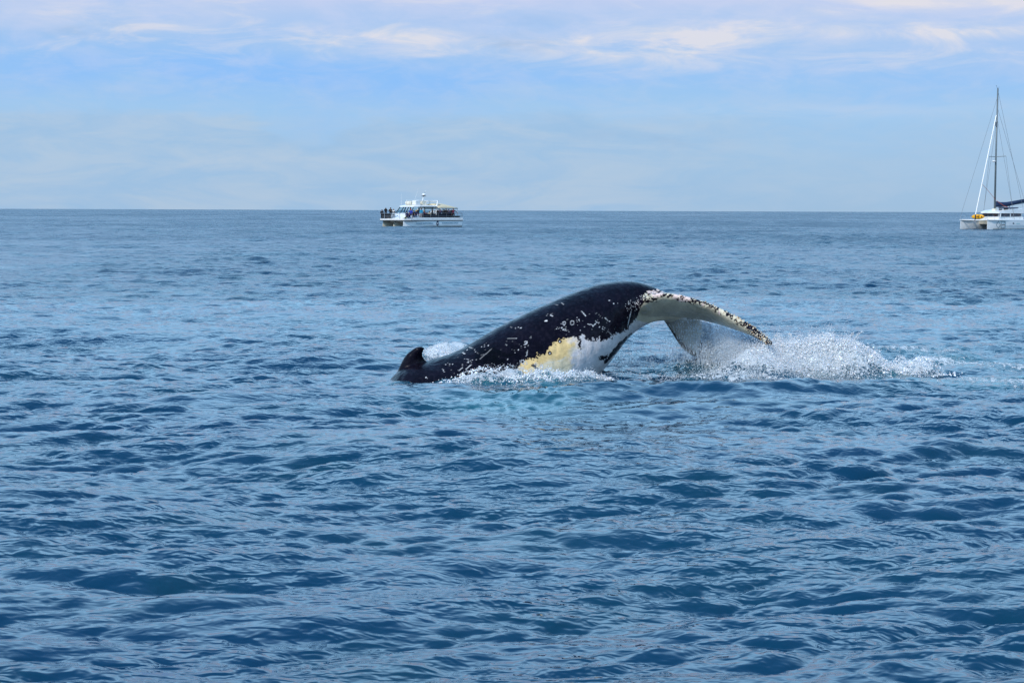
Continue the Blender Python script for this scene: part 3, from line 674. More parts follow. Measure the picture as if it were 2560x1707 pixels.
# ------------------------------------------------------------------ whale-watching boat
def build_tour_boat():
    o0 = at(1054, 566.3, 315); o0.z = 0
    B = empty('tour_boat', o0, R(180+42.8))
    tag(B, 'white power catamaran crowded with passengers under a tan canopy', 'boat')
    # three bows: two hulls and the pod between them
    cat_hull(B, 2.72, .56, 6.25, -6.35, 1.0, HULLSIDE, -.10)
    cat_hull(B, -2.72, .56, 6.25, -6.35, 1.0, HULLIN, -.10)
    cat_hull(B, -.35, .75, 5.7, -4.0, 1.0, HULLIN, -.28, name='centre_pod', draft=.1)
    MB().box(-6.3, 2.2, 3.0, 3.30, .02, .14).build('waterline_stripe', ANTIF, B)
    MB().box(-6.3, 5.0, -2.3, 2.3, .72, .98).build('bridge_deck', HULLIN, B)
    # overhanging gunwale
    def outline(z, g):
        return [(6.75+g*.5, -2.9, z), (6.3+g, 3.0, z), (5.2, 3.38+g, z), (-6.45-g, 3.38+g, z), (-6.45-g, -3.38-g, z), (6.2, -3.38-g, z)]
    MB().loft([outline(1.0, 0), outline(1.10, .0)]).build('rubbing_strake', NAVY, B)
    MB().loft([outline(1.10, .05), outline(1.25, .05)]).build('gunwale', GEL, B)
    MB().loft([outline(1.25, .0), outline(1.29, .0)]).build('pinstripe', NAVY, B)
    MB().loft([outline(1.29, .03), outline(1.36, .0)]).build('deck', GEL, B)
    for y0, y1 in ((3.22, 3.36), (-3.36, -3.22)): MB().box(-6.4, 4.6, y0, y1, 1.36, 1.56).build('bulwark', GEL, B, bevel=.03)
    MB().box(-6.42, -6.28, -3.2, 3.2, 1.36, 1.56).build('bulwark', GEL, B)
    # sloping fore cabin
    rings = []
    for x, hw, zt in ((6.3, 1.5, 1.40), (5.6, 2.1, 1.62), (4.7, 2.45, 2.05), (4.0, 2.5, 2.30), (3.2, 2.45, 2.36), (2.1, 2.4, 2.36), (1.95, 2.35, 2.1)):
        rings.append([(x, hw, 1.36), (x, hw*.97, 1.36+(zt-1.36)*.7), (x, hw*.85, zt), (x, -hw*.85, zt), (x, -hw*.97, 1.36+(zt-1.36)*.7), (x, -hw, 1.36)])
    MB().loft(rings).build('fore_cabin', GEL, B, smooth=False)
    MB().box(3.4, 4.4, 2.38, 2.46, 1.98, 2.06).build('cabin_window', paint('teal_tinted_glass', (.10, .30, .28), .1), B)
    # wheelhouse: frame, panes, roof
    A = {'fl': (4.05, -2.0, 2.3), 'fr': (4.05, 2.0, 2.3), 'tl': (3.25, -1.8, 3.35), 'tr': (3.25, 1.8, 3.35)}
    for a, b in (('fl', 'tl'), ('fr', 'tr')): MB().tube([A[a], A[b]], .07).build('window_frame', NAVY, B)
    for y in (-.7, .6): MB().tube([(4.12, y*1.1, 2.3), (3.32, y, 3.36)], .07).build('window_frame', NAVY, B)
    for s in (1, -1):
        for p, q2, r_ in (((2.3, s*2.05, 2.3), (1.9, s*1.85, 3.38), .08), ((.9, s*2.05, 1.4), (.9, s*1.85, 3.38), .09), ((-.9, s*2.0, 1.4), (-.9, s*1.85, 3.38), .07)): MB().tube([p, q2], r_).build('window_frame', NAVY, B)
    for ya, yb in ((-1.95, -.75), (-.65, .6), (.7, 1.95)):
        MB().add([(4.07, ya, 2.34), (4.07, yb, 2.34), (3.30, yb*.92, 3.30), (3.30, ya*.92, 3.30), (4.03, ya, 2.34), (4.03, yb, 2.34), (3.26, yb*.92, 3.30), (3.26, ya*.92, 3.30)],
                 [(0, 1, 2, 3), (7, 6, 5, 4), (0, 4, 5, 1), (1, 5, 6, 2), (2, 6, 7, 3), (3, 7, 4, 0)]).build('windscreen_pane', CLEARG, B)
    for s in (1, -1):
        MB().add([(3.98, s*2.02, 2.34), (2.38, s*2.05, 2.34), (2.0, s*1.85, 3.32), (3.28, s*1.83, 3.30), (3.98, s*1.99, 2.34), (2.38, s*2.02, 2.34), (2.0, s*1.82, 3.32), (3.28, s*1.80, 3.30)],
                 [(0, 1, 2, 3), (7, 6, 5, 4), (0, 4, 5, 1), (1, 5, 6, 2), (2, 6, 7, 3), (3, 7, 4, 0)]).build('side_window', CLEARG, B)
        MB().box(-.85, .8, s*1.93-.015, s*1.93+.015, 2.4, 3.3).build('side_window', CLEARG, B)
    MB().box(-.9, .85, -1.9, 1.9, 1.37, 2.38).build('cabin_side', paint('grey_cabin_paint', (.42, .45, .48), .5), B)  # mid-grey lower walls under the side windows
    MB().box(.95, 2.1, -1.6, 1.6, 1.37, 2.1).build('helm_bench', BLUEC, B)
    rr = []
    for x, hw, z0, z1 in ((3.7, 1.3, 3.34, 3.42), (3.3, 1.95, 3.34, 3.56), (2.2, 2.15, 3.36, 3.68), (.5, 2.15, 3.38, 3.62), (-1.6, 2.15, 3.38, 3.58), (-1.75, 2.0, 3.40, 3.5)):
        rr.append([(x, hw, z0), (x, hw, z0+(z1-z0)*.55), (x, hw*.85, z1), (x, -hw*.85, z1), (x, -hw, z0+(z1-z0)*.55), (x, -hw, z0)])
    MB().loft(rr).build('roof', GEL, B)
    # life-raft canisters and locker on the roof, arch, radar mast
    for xx, yy in ((2.2, -.6), (1.1, .2)):
        c_ = empty('liferaft_canister', (xx, yy, 4.0), 0, B)
        MB().tube([(0, -.72, 0), (0, -.62, 0), (0, .62, 0), (0, .72, 0)], .36, 14).build('shell', GELC, c_, smooth=False)
        for s in (-.35, .35): MB().tube([(0, s-.03, 0), (0, s+.03, 0)], .37, 14).build('strap', WIRE, c_)
        MB().box(-.35, .35, -.6, .6, -.42, -.34).build('cradle', GEL, c_)
    MB().box(.1, 1.0, .3, 1.5, 3.62, 4.32).build('roof_locker', GELC, B, bevel=.05)
    MB().box(1.6, 2.6, .6, 1.6, 3.66, 4.42).build('roof_locker', GEL, B, bevel=.05)
    a_ = MB()
    for s in (1, -1):
        a_.tube([(-1.3, s*2.05, 1.4), (-1.55, s*2.0, 2.6), (-1.8, s*1.9, 3.6), (-2.1, s*1.8, 4.35)], .12); a_.tube([(-2.1, s*1.8, 4.35), (-.2, s*1.6, 4.42), (2.3, s*1.3, 4.45)], .06)
        a_.tube([(.4, s*1.6, 3.6), (.3, s*1.6, 4.42)], .04)
    a_.tube([(-2.1, -1.9, 4.36), (-2.1, 1.9, 4.36)], .11)
    a_.build('arch', GEL, B)
    mt = empty('radar_mast', (0, 0, 0), 0, B)
    MB().tube([(.2, 0, 3.6), (-.25, 0, 4.6), (-.45, 0, 5.15)], .08, 8).build('post', GEL, mt)
    MB().ell((-.5, 0, 5.45), (.33, .33, .22), 14, 8).build('radar_dome', GEL, mt, smooth=True)
    MB().box(-.75, -.2, -.3, .3, 5.16, 5.24).build('bracket', BLACKR, mt)
    MB().tube([(-.6, 0, 5.6), (-.85, 0, 5.95)], .02).build('pole', WIRE, mt); MB().ell((-.87, 0, 6.0), (.09, .09, .07)).build('light', GEL, mt)
    MB().tube([(-1.9, 0, 4.4), (-1.6, 0, 3.7)], .03).build('stay', WIRE, mt)
    for a, b in (((3.2, -1.6, 3.4), (3.1, -1.6, 5.6)), ((2.3, .9, 4.4), (1.6, 1.1, 6.6))): MB().tube([a, b], .022, 6, .01).build('antenna', GEL, B)
    l_ = MB().ell((-2.3, 1.9, 3.55), (.14, .10, .12)).build('navigation_light', RED, B)
    # canopy
    rr = []
    for i in range(9):
        x = -1.7-4.4*i/8; t = math.sin(math.pi*(i+.6)/9.2)
        hh = (.55, .72, .80, .80, .76, .68, .55, .38, .16)[i]; rr.append([(x+.1, y, 3.20+z*hh) for y, z in ((2.45, 0), (2.42, .28), (1.6, .72), (.8, .93), (0, 1), (-.8, .93), (-1.6, .72), (-2.42, .28), (-2.45, 0))])
    n9 = 9; v9 = [p for r in rr for p in r]; v9b = [(x, y, z-.05) for x, y, z in v9]; f9 = []
    for i in range(8):
        for j in range(8): k = i*n9+j; f9 += [(k, k+1, k+n9+1, k+n9), (81+k, 81+k+n9, 81+k+n9+1, 81+k+1)]
    for i in range(8): f9 += [(i*9, (i+1)*9, 81+(i+1)*9, 81+i*9), (i*9+8, 81+i*9+8, 81+(i+1)*9+8, (i+1)*9+8), (i, 81+i, 82+i, i+1), (72+i, 73+i, 154+i, 153+i)]
    cp = empty('canopy', (0, 0, 0), 0, B)
    MB().add(v9+v9b, f9).build('cover', TAN, cp, smooth=True)
    e_ = MB()
    for s in (1, -1): e_.box(-6.1, -2.6, s*2.38-.05, s*2.38+.05, 2.98, 3.09)
    e_.build('side_valance', paint('blue_grey_canvas', (.05, .14, .22), .7), cp)
    for x in (-2.4, -4.2, -6.0):
        for s in (1, -1): MB().tube([(x, s*2.5, 1.4), (x, s*2.38, 3.3)], .035).build('post', STEEL, cp)
    # rails
    DST = paint('dark_steel', (.10, .11, .13), .4)
    def rail(pts, zs, posts, name='railing', STEEL=STEEL):
        rt = empty(name, (0, 0, 0), 0, B); r_ = MB()
        for z in zs: r_.tube([(x, y, z) for x, y in pts], .035 if z == max(zs) else .024)
        r_.build('rail', STEEL, rt)
        for x, y in posts: MB().tube([(x, y, 1.36), (x, y, max(zs))], .035).build('post', STEEL, rt)
        return rt
    rail([(4.6, -3.2), (6.3, -3.15), (6.55, -2.6), (6.35, -.4)], (1.75, 2.25), [(4.6, -3.2), (6.3, -3.15), (6.5, -2.0), (6.35, -.4)])
    rail([(6.3, .2), (6.15, 1.6)], (1.75, 2.25), [(6.3, .2), (6.15, 1.6)])
    rail([(2.4, 3.28), (-.6, 3.28), (-3.2, 3.28), (-6.3, 3.28), (-6.3, 0), (-6.3, -3.28), (4.4, -3.28)], (1.85, 2.3), [(2.4, 3.28), (.8, 3.28), (-1, 3.28), (-2.8, 3.28), (-4.6, 3.28), (-6.3, 3.28), (-6.3, 0), (-6.3, -3.28), (-3, -3.28), (0, -3.28), (3, -3.28)], STEEL=DST)
    MB().loft([[(4.6, -3.12, 1.4), (4.6, -3.16, 1.4), (4.6, -3.16, 2.2), (4.6, -3.12, 2.2)], [(6.2, -3.08, 1.4), (6.26, -3.12, 1.4), (6.26, -3.12, 2.2), (6.2, -3.08, 2.2)], [(6.3, -.4, 1.4), (6.34, -.4, 1.4), (6.34, -.4, 2.2), (6.3, -.4, 2.2)]]).build('weather_cloth', paint('black_weather_cloth', (.006, .008, .012), .8), B)
    MB().box(-5.9, -3.5, 3.10, 3.2, 1.40, 1.85).build('weather_cloth', paint('dark_green_weather_cloth', (.006, .014, .016), .8), B)
    MB().box(-3.4, 2.3, 3.10, 3.2, 1.40, 2.15).build('weather_cloth', paint('dark_weather_cloth', (.006, .010, .022), .8), B)
    # anchor roller and coiled fenders at the bow
    MB().tube([(5.4, 2.4, 1.66), (5.9, 2.9, 1.58), (6.2, 3.1, 1.48)], .13).build('fender', FEND, B)
    MB().tube([(4.9, 2.3, 1.85), (5.4, 2.5, 1.86)], .12).build('fender', FEND, B); MB().box(5.3, 6.3, 2.5, 2.75, 1.40, 1.48).build('anchor_roller', STEEL, B)
    # emblem and lettering on the side
    em = MB(); em.add([(-.78+.27*math.cos(a), 3.30, .60+.40*math.sin(a)) for a in np.linspace(0, 2*math.pi, 25)[:-1]]+[(-.78+.27*math.cos(a), 3.32, .60+.40*math.sin(a)) for a in np.linspace(0, 2*math.pi, 25)[:-1]],
           [tuple(range(24)), tuple(range(24, 48))[::-1]]+[(i, (i+1) % 24, 24+(i+1) % 24, 24+i) for i in range(24)])
    e1 = em.build('emblem', paint('emblem_navy', (.008, .02, .07), .4), B)
    tl = [(0, -.26), (-.06, -.10), (-.20, .06), (-.235, .16), (-.10, .08), (0, .0), (.10, .08), (.235, .16), (.20, .06), (.06, -.10)]
    k = len(tl); MB().add([(-.78+x, 3.325, .62+z) for x, z in tl]+[(-.78+x, 3.335, .62+z) for x, z in tl], [tuple(range(k)), tuple(range(k, 2*k))[::-1]]+[(i, (i+1) % k, k+(i+1) % k, k+i) for i in range(k)]).build('tail_mark', GEL, e1)
    LT = paint('faded_blue_lettering', (.20, .36, .46), .5)
    text_part('WHALE WATCHING', LT, B, 4.0, 3.30, .44, 3.75, .42, label='faded blue words WHALE WATCHING')
    text_part('WHALEWATCHING.COM.AU', LT, B, -1.75, 3.30, .52, 3.6, .34, label='faded blue web address')
    return B
tour = build_tour_boat()

# ------------------------------------------------------------------ sailing catamaran
def build_sailboat():
    o0 = at(2487.5, 572.8, 305); o0.z = 0
    B = empty('sailing_catamaran', o0, R(180+41))
    tag(B, 'white sailing catamaran with a tall mast and blue sail cover', 'sailboat')
    for s in (1, -1):
        cat_hull(B, s*2.6, .72, 5.95, -6.4, 1.5, GEL, -.06, draft=.4)
    MB().box(-6.3, 5.2, 3.15, 3.335, -.02, .10).build('waterline_stripe', ANTIF, B)
    MB().loft([[(1.6, -2.2, .85), (1.6, 2.2, .85), (1.9, 2.2, 1.5), (1.9, -2.2, 1.5)], [(-5.5, -2.2, .75), (-5.5, 2.2, .75), (-5.5, 2.2, 1.5), (-5.5, -2.2, 1.5)]]).build('bridge_deck', HULLIN, B)
    for s in (1, -1):
        MB().loft([[(x, s*(2.6+w), z) for w, z in ((-hw, 1.5), (hw, 1.5), (hw*.92, 1.62), (-hw*.92, 1.62))] for x, hw in ((6.15, .05), (5.0, .5), (3.0, .74), (-6.4, .74))]).build('side_deck', GEL, B)
    MB().box(1.6, -6, -1.9, 1.9, 1.5, 1.64).build('deck', GEL, B)
    MB().tube([(5.6, -2.6, 1.55), (5.6, 0, 1.5), (5.6, 2.6, 1.55)], .09).build('crossbeam', GEL, B)
    tr = MB()
    for i in range(15): y = -1.9+i*3.8/14; tr.tube([(1.7, y, 1.5), (5.55, y, 1.48)], .012, 4)
    for i in range(15): x = 1.75+i*3.8/14; tr.tube([(x, -1.9, 1.49), (x, 1.9, 1.49)], .012, 4)
    tr.build('trampoline_net', WIRE, B)['kind'] = 'stuff'
    MB().loft([[(5.6+.0, -.25, 1.3), (5.9, 0, 1.25), (5.6, .25, 1.3), (5.4, 0, 1.45)], [(6.0, -.12, 1.1), (6.15, 0, 1.08), (6.0, .12, 1.1), (5.9, 0, 1.2)]]).build('anchor', WIRE, B)
    # coachroof
    def roof_ring(x, hw, z0, z1): return [(x, hw, z0), (x, hw*.98, z1), (x, -hw*.98, z1), (x, -hw, z0)]
    MB().loft([roof_ring(1.55, 1.75, 1.62, 2.05), roof_ring(-5.2, 1.95, 1.62, 2.05)]).build('cabin_base', GEL, B)
    core = MB().loft([roof_ring(1.35, 1.55, 2.05, 2.62), roof_ring(-5.1, 1.80, 2.05, 2.62)]).build('cabin_wall', paint('grey_saloon_trim', (.55, .56, .55), .5), B)  # pale grey trim on the walls around the windows
    for y0, y1 in ((-1.45, -.55), (-.45, .45), (.55, 1.45)): MB().box(1.36, 1.42, y0, y1, 2.10, 2.58).build('window', GLASS, B)
    for s in (1, -1):
        for x0, x1 in ((-1.4, .9), (-4.6, -1.75)): MB().box(x0, x1, s*1.80-.06, s*1.80+.045, 2.10, 2.58).build('window', GLASS, B)
        for x in (1.2, -1.58): MB().box(x-.1, x+.1, s*1.83-.06, s*1.83+.04, 2.05, 2.62).build('pillar', GEL, B)
    MB().loft([roof_ring(1.9, 1.5, 2.62, 2.68), roof_ring(1.5, 1.85, 2.62, 2.86), roof_ring(.2, 1.95, 2.62, 3.1), roof_ring(-1.5, 1.95, 2.62, 3.25), roof_ring(-5.8, 1.95, 2.62, 3.45)]).build('roof', GEL, B)
    MB().box(-4.8, -2.6, -1.2, 1.2, 3.45, 3.62).build('sliding_hatch', BLUEC, B)
    MB().box(-.6, -.2, .5, .9, 3.1, 3.38).build('winch', BLACKR, B); MB().box(-1.6, -1.0, .9, 1.4, 3.2, 3.45).build('winch', BLACKR, B)
    # mast and rigging
    M = empty('mast', (.2, 0, 0), 0, B)
    MB().tube([(0, 0, 2.9), (0, 0, 12), (-.15, 0, 23.1)], .17, 10, .12).build('spar', ALU, M, smooth=True)
    MB().box(-.35, .35, -.35, .35, 2.9, 3.4).build('mast_foot', GELC, M, bevel=.05)
    for s in (1, -1): MB().tube([(0, 0, 11.9), (-.5, s*1.6, 12.0)], .05).build('spreader', ALU, M)
    MB().ell((.55, 0, 11.15), (.32, .32, .16), 12, 6).build('radar_dome', GEL, M, smooth=True)
    MB().tube([(.0, 0, 23.1), (.35, 0, 23.6)], .025).build('wind_vane', WIRE, M); MB().tube([(-.1, 0, 23.1), (-.5, 0, 23.35)], .025).build('aerial', WIRE, M)
    MB().box(-.1, .25, -.1, .1, 16.9, 17.6).build('masthead_fitting', WIRE, M)
    MB().tube([(.35, 0, 18.7), (5.55, 0, 2.4)], .085, 8).build('furled_jib', GEL, B, label='rolled white headsail on the forestay')
    MB().tube([(5.55, 0, 2.4), (5.62, 0, 1.5)], .10, 8).build('furling_drum', BLACKR, B)
    w_ = [((.2, 0, 21.5), (5.9, -2.7, 2.0)), ((.1, 0, 22.9), (-6.1, 1.2, 3.6)), ((.1, 0, 20.0), (-5.6, 2.9, 1.7)), ((.1, 0, 18.4), (-.9, 3.1, 1.65)), ((.1, 0, 18.4), (-.9, -3.1, 1.65)), ((-.3, 1.6, 12.0), (-.9, 3.0, 1.7)), ((-.3, -1.6, 12.0), (-.9, -3.0, 1.7))]
    for a, b in w_: MB().tube([a, b], .022, 5).build('stay', WIRE, B)
    # boom with stowed sail
    bm_ = empty('boom', (0, 0, 0), 0, B)
    MB().tube([(.0, 0, 3.7), (-8.6, 0, 4.45)], .12, 8).build('spar', ALU, bm_)
    rr = []
    for x, zc, h, w in ((.15, 4.15, .55, .18), (-.3, 4.12, .55, .28), (-1.4, 4.05, .50, .30), (-3.0, 4.10, .46, .30), (-5.2, 4.35, .42, .27), (-8.3, 4.8, .30, .18)):
        rr.append([(x, w*math.cos(a), zc+h*math.sin(a)*.85) for a in np.linspace(0, 2*math.pi, 13)[:-1]])
    MB().loft(rr).build('sail_cover', BLUEC, bm_, smooth=True)
    MB().tube([(-4.0, 0, 4.2), (-4.0, 0, 3.5)], .05).build('mainsheet', WIRE, bm_)
    MB().tube([(3.9, 0, 7.4), (2.0, .1, 6.1), (.35, .15, 4.9)], .03, 5).build('halyard', ORANGER, B); MB().tube([(.3, .4, 4.7), (-1.8, .5, 3.8), (-3.4, .5, 3.5)], .045, 5).build('halyard', ORANGER, B)
    # pulpits and lifelines
    for s in (1, -1):
        MB().tube([(6.0, s*2.6, 1.6), (6.0, s*2.6, 2.15), (4.4, s*2.9, 2.2), (4.4, s*2.9, 1.6)], .02, 5).build('pulpit', STEEL, B)
        MB().tube([(4.4, s*3.2, 2.2), (-6, s*3.28, 2.2)], .012, 4).build('lifeline', STEEL, B)
        for x in (2.2, 0, -2.2, -4.4, -6): MB().tube([(x, s*3.26, 1.6), (x, s*3.26, 2.2)], .02, 5).build('stanchion', STEEL, B)
    # diamond and mirrored B on the near bow
    LG = paint('teal_grey_graphic', (.07, .16, .20), .5)
    def stroke(pts, w=.045):
        m_ = MB(); pts = [Vector((x, 0, z)) for x, z in pts]
        for a, b in zip(pts[:-1], pts[1:]):
            d = (b-a).normalized(); n_ = Vector((-d.z, 0, d.x))*w; a2, b2 = a-d*w*.6, b+d*w*.6
            c_ = [a2+n_, b2+n_, b2-n_, a2-n_]; m_.add([(p.x, yo, p.z) for yo in (3.315, 3.335) for p in c_], [(0, 1, 2, 3), (7, 6, 5, 4), (0, 4, 5, 1), (1, 5, 6, 2), (2, 6, 7, 3), (3, 7, 4, 0)])
        return m_
    X0 = 3.95
    stroke([(X0+.62, .74), (X0, 1.30), (X0-.60, .74), (X0, .20), (X0+.62, .74)]).build('diamond_mark', LG, B)
    X1 = X0-1.9
    stroke([(X1, 1.34), (X1, .22), (X1+.85, .22), (X1+1.1, .36), (X1+1.1, .62), (X1+.9, .78), (X1+.05, .78), (X1+.9, .78), (X1+1.15, .95), (X1+1.1, 1.2), (X1+.85, 1.34), (X1, 1.34)]).build('letter_mark', LG, B, label='outlined mirrored letter B')
    MB().box(-.5, -.1, 3.3, 3.335, .88, 1.08).build('porthole', GLASS, B)
    MB().box(-2.2, -1.1, 3.3, 3.335, .85, 1.02).build('name_decal', paint('pale_green_decal', (.45, .62, .60), .5), B)
    # kayak standing on its side at the bow
    kr = []
    for i in range(13):
        t = -1+2*i/12; k = max((1-abs(t)**2.6), .02)**.6
        kr.append([(.17*k*math.cos(a), 1.25*t, .40*k*math.sin(a)) for a in np.linspace(0, 2*math.pi, 13)[:-1]])
    K = empty('kayak', B.matrix_basis @ Vector((4.1, -.55, 2.05)), R(180+41)); tag(K, 'bright yellow kayak on its side across the bow net of the sailing catamaran', 'kayak')
    MB().loft(kr).build('hull', YEL, K, smooth=True)
    MB().ell((.14, .1, .02), (.08, .35, .16)).build('cockpit', paint('dark_orange_recess', (.35, .14, .005), .7), K)
    MB().tube([(.12, 1.1, .0), (.12, 1.45, .02)], .05).build('paddle_blade', YEL, K); MB().box(.08, .2, .78, .95, -.1, .1).build('seat', BLACKR, K)
    return B
sail = build_sailboat()

# ------------------------------------------------------------------ people
SKIN = paint('skin', (.50, .26, .17), .6, dirt=.05)
CL = {n: paint(n+'_cloth', c_, .85) for n, c_ in dict(black=(.008, .008, .012), navy=(.01, .015, .06), turquoise=(.005, .24, .42), white=(.7, .7, .68), beige=(.5, .45, .33), maroon=(.10, .008, .03), red=(.5, .03, .03),
      yellow=(.8, .42, .01), blue=(.01, .04, .35), denim=(.03, .06, .14), grey=(.25, .25, .27)).items()}
HAIR = {n: paint(n+'_hair', c_, .7) for n, c_ in dict(dark=(.012, .009, .008), brown=(.10, .05, .02), fair=(.42, .28, .12), white=(.7, .66, .58)).items()}
def skin_body(arms, lean=0.0, h=1.72, crouch=0.0):
    k = h/1.72; L_ = lean
    V = {'pel': (0, 0, .95-crouch), 'waist': (.02+L_*.3, 0, 1.12-crouch), 'chest': (.03+L_*.7, 0, 1.33-crouch), 'neck': (.02+L_, 0, 1.50-crouch), 'head': (.05+L_*1.1, 0, 1.61-crouch), 'top': (.04+L_*1.1, 0, 1.68-crouch)}
    rad = {'pel': (.17, .13), 'waist': (.16, .12), 'chest': (.19, .14), 'neck': (.065, .065), 'head': (.10, .095), 'top': (.075, .075)}
    E = [('pel', 'waist'), ('waist', 'chest'), ('chest', 'neck'), ('neck', 'head'), ('head', 'top')]
    for s, nm in ((1, 'l'), (-1, 'r')):
        V['hip'+nm] = (0, s*.11, .86-crouch); V['kn'+nm] = (.05+crouch*.7, s*.12, .50-crouch*.3); V['an'+nm] = (0, s*.12, .09); V['ft'+nm] = (.16, s*.13, .045)
        rad['hip'+nm] = (.11, .11); rad['kn'+nm] = (.075, .075); rad['an'+nm] = (.05, .05); rad['ft'+nm] = (.045, .04)
        E += [('pel', 'hip'+nm), ('hip'+nm, 'kn'+nm), ('kn'+nm, 'an'+nm), ('an'+nm, 'ft'+nm)]
        sh = (.02+L_*.85, s*.21, 1.42-crouch); V['sh'+nm] = sh; rad['sh'+nm] = (.075, .075)
        e_, h_ = arms[0 if s > 0 else 1]
        V['el'+nm] = (e_[0]+L_*.8, s*e_[1], e_[2]-crouch); V['ha'+nm] = (h_[0]+L_*.8, s*h_[1], h_[2]-crouch); V['fi'+nm] = tuple(np.array(V['ha'+nm])+(np.array(V['ha'+nm])-np.array(V['el'+nm]))*.3)
        rad['el'+nm] = (.055, .055); rad['ha'+nm] = (.04, .04); rad['fi'+nm] = (.032, .022)
        E += [('chest', 'sh'+nm), ('sh'+nm, 'el'+nm), ('el'+nm, 'ha'+nm), ('ha'+nm, 'fi'+nm)]
    names = list(V); me = bpy.data.meshes.new('tmp'); me.from_pydata([tuple(c_*k for c_ in V[n]) for n in names], [(names.index(a), names.index(b)) for a, b in E], []); me.update()
    o = bpy.data.objects.new('tmp', me); COL.objects.link(o)
    md = o.modifiers.new('s', 'SKIN')
    if not me.skin_vertices: me.skin_vertices.new()
    for i, n in enumerate(names):
        me.skin_vertices[0].data[i].radius = (rad[n][0]*k, rad[n][1]*k); me.skin_vertices[0].data[i].use_root = (n == 'pel')
    sb = o.modifiers.new('u', 'SUBSURF'); sb.levels = 1; sb.render_levels = 1
    ev = o.evaluated_get(bpy.context.evaluated_depsgraph_get()); me2 = bpy.data.meshes.new_from_object(ev)
    bpy.data.objects.remove(o); bpy.data.meshes.remove(me)
    return me2, {n: tuple(c_*k for c_ in V[n]) for n in names}
ARMS = {'down': (((.0, .28, 1.14), (.12, .27, .92)),)*2, 'rail': (((.20, .29, 1.16), (.44, .22, 1.02)),)*2, 'camera': (((.24, .30, 1.36), (.20, .07, 1.60)),)*2,
        'chest': (((.10, .28, 1.14), (.28, .10, 1.28)),)*2, 'reach': (((.12, .45, 1.22), (.22, .68, 1.02)), ((.0, .28, 1.14), (.12, .27, .92)))}
GRP = 'passengers on the white power catamaran'
def person(px, yl, ztop, cloth, hair, pose, label, face=0, trousers='denim', lean=0., hat=None, deckz=1.36, hood=False, sleeves=None):
    """px: photo column, yl: distance to the side of the boat's middle, ztop: height of the head's top above the water"""
    xl = (1054+9.4*yl-px)/11.2; h = 1.70; crouch = max(0, h-(ztop-deckz)); 
    if crouch > .55: h -= crouch-.55; crouch = .55
    if ztop-deckz > h: h = min(ztop-deckz, 1.86)
    me, V = skin_body(ARMS[pose], lean, h, crouch)
    k = h/1.72; n = len(me.polygons); ce = np.empty(n*3, np.float32); me.polygons.foreach_get('center', ce); ce = ce.reshape(-1, 3)
    for m_ in (CL[trousers], CL[cloth], SKIN, CL[sleeves or cloth]): me.materials.append(m_)
    idx = np.zeros(n, int); idx[ce[:, 2] > (.92-crouch)*k] = 1
    for nm in 'lr':
        sh, el_, ha = (np.array(V[q+nm]) for q in ('sh', 'el', 'ha'))
        arm = (np.minimum(np.linalg.norm(ce-(el_+(ha-el_)*.5), axis=1), np.linalg.norm(ce-(sh+(el_-sh)*.6), axis=1)) < .17*k)
        idx[arm] = 3
        idx[np.linalg.norm(ce-np.array(V['fi'+nm]), axis=1) < .10*k] = 2
    idx[ce[:, 2] > (V['neck'][2]+.03*k)] = np.where(np.linalg.norm(ce[ce[:, 2] > (V['neck'][2]+.03*k)]-np.array(V['head']), axis=1) < .2*k, 2, idx[ce[:, 2] > (V['neck'][2]+.03*k)])
    me.polygons.foreach_set('material_index', idx.astype(np.int32)); me.polygons.foreach_set('use_smooth', np.ones(n, bool)); me.name = 'person'
    o = bpy.data.objects.new('person', me); COL.objects.link(o)
    o.location = tour.matrix_basis @ Vector((xl, yl, deckz)); o.rotation_euler = (0, 0, R(-90+face))
    tag(o, label, 'person', GRP)
    hd = Vector(V['head'])
    if hat: MB().ell(hd+Vector((-.01, 0, .05)), (.135*k, .125*k, .11*k), 10, 6, -.35).add([(hd.x+.2*math.cos(a), hd.y+.17*math.sin(a), hd.z+.05) for a in np.linspace(0, 2*math.pi, 11)[:-1]]+[(hd.x, hd.y, hd.z+.10)], [(i, (i+1) % 10, 10) for i in range(10)]).build('hat', CL[hat], o)
    else: MB().ell(hd+Vector((-.035, 0, .035)), (.118*k, .118*k, .12*k), 10, 7, -.6).build('hair', CL[cloth] if hood else HAIR[hair], o, smooth=True)
    # brow, nose and chin, just enough to turn the head
    MB().loft([[(hd.x+.085, -.012, hd.z+.02), (hd.x+.085, .012, hd.z+.02), (hd.x+.08, .016, hd.z-.03), (hd.x+.08, -.016, hd.z-.03)], [(hd.x+.10, -.005, hd.z+.01), (hd.x+.10, .005, hd.z+.01), (hd.x+.122, .01, hd.z-.025), (hd.x+.122, -.01, hd.z-.025)]]).build('nose', SKIN, o)
    if pose == 'camera':
        c_ = empty('camera_body', o.matrix_basis @ Vector((V['fil'][0]+.06, 0, V['fil'][2]+.0)), R(-90+face))
        tag(c_, 'small black camera held up '+('at the bow of the power catamaran' if px < 1000 else 'under the tan canopy'), 'camera')
        MB().box(-.04, .04, -.08, .08, -.05, .05).build('body', BLACKR, c_); MB().tube([(.04, 0, 0), (.14, 0, 0)], .04).build('lens', BLACKR, c_)
    return o
person(956, -2.95, 2.85, 'black', 'dark', 'rail', 'short dark-haired person in black at the far left corner of the bow rail', trousers='black')
person(965.5, -2.1, 3.15, 'black', 'brown', 'camera', 'the person in a black jacket at the bow raising both elbows with a camera', trousers='black')
person(977.5, -.9, 3.2, 'black', 'dark', 'chest', 'tall dark-haired person in black at the bow with one hand at the chin', trousers='black')
person(985, -.15, 2.95, 'white', 'brown', 'chest', 'brown-haired person with a pale scarf, rightmost of those on the bow', sleeves='black', trousers='black')
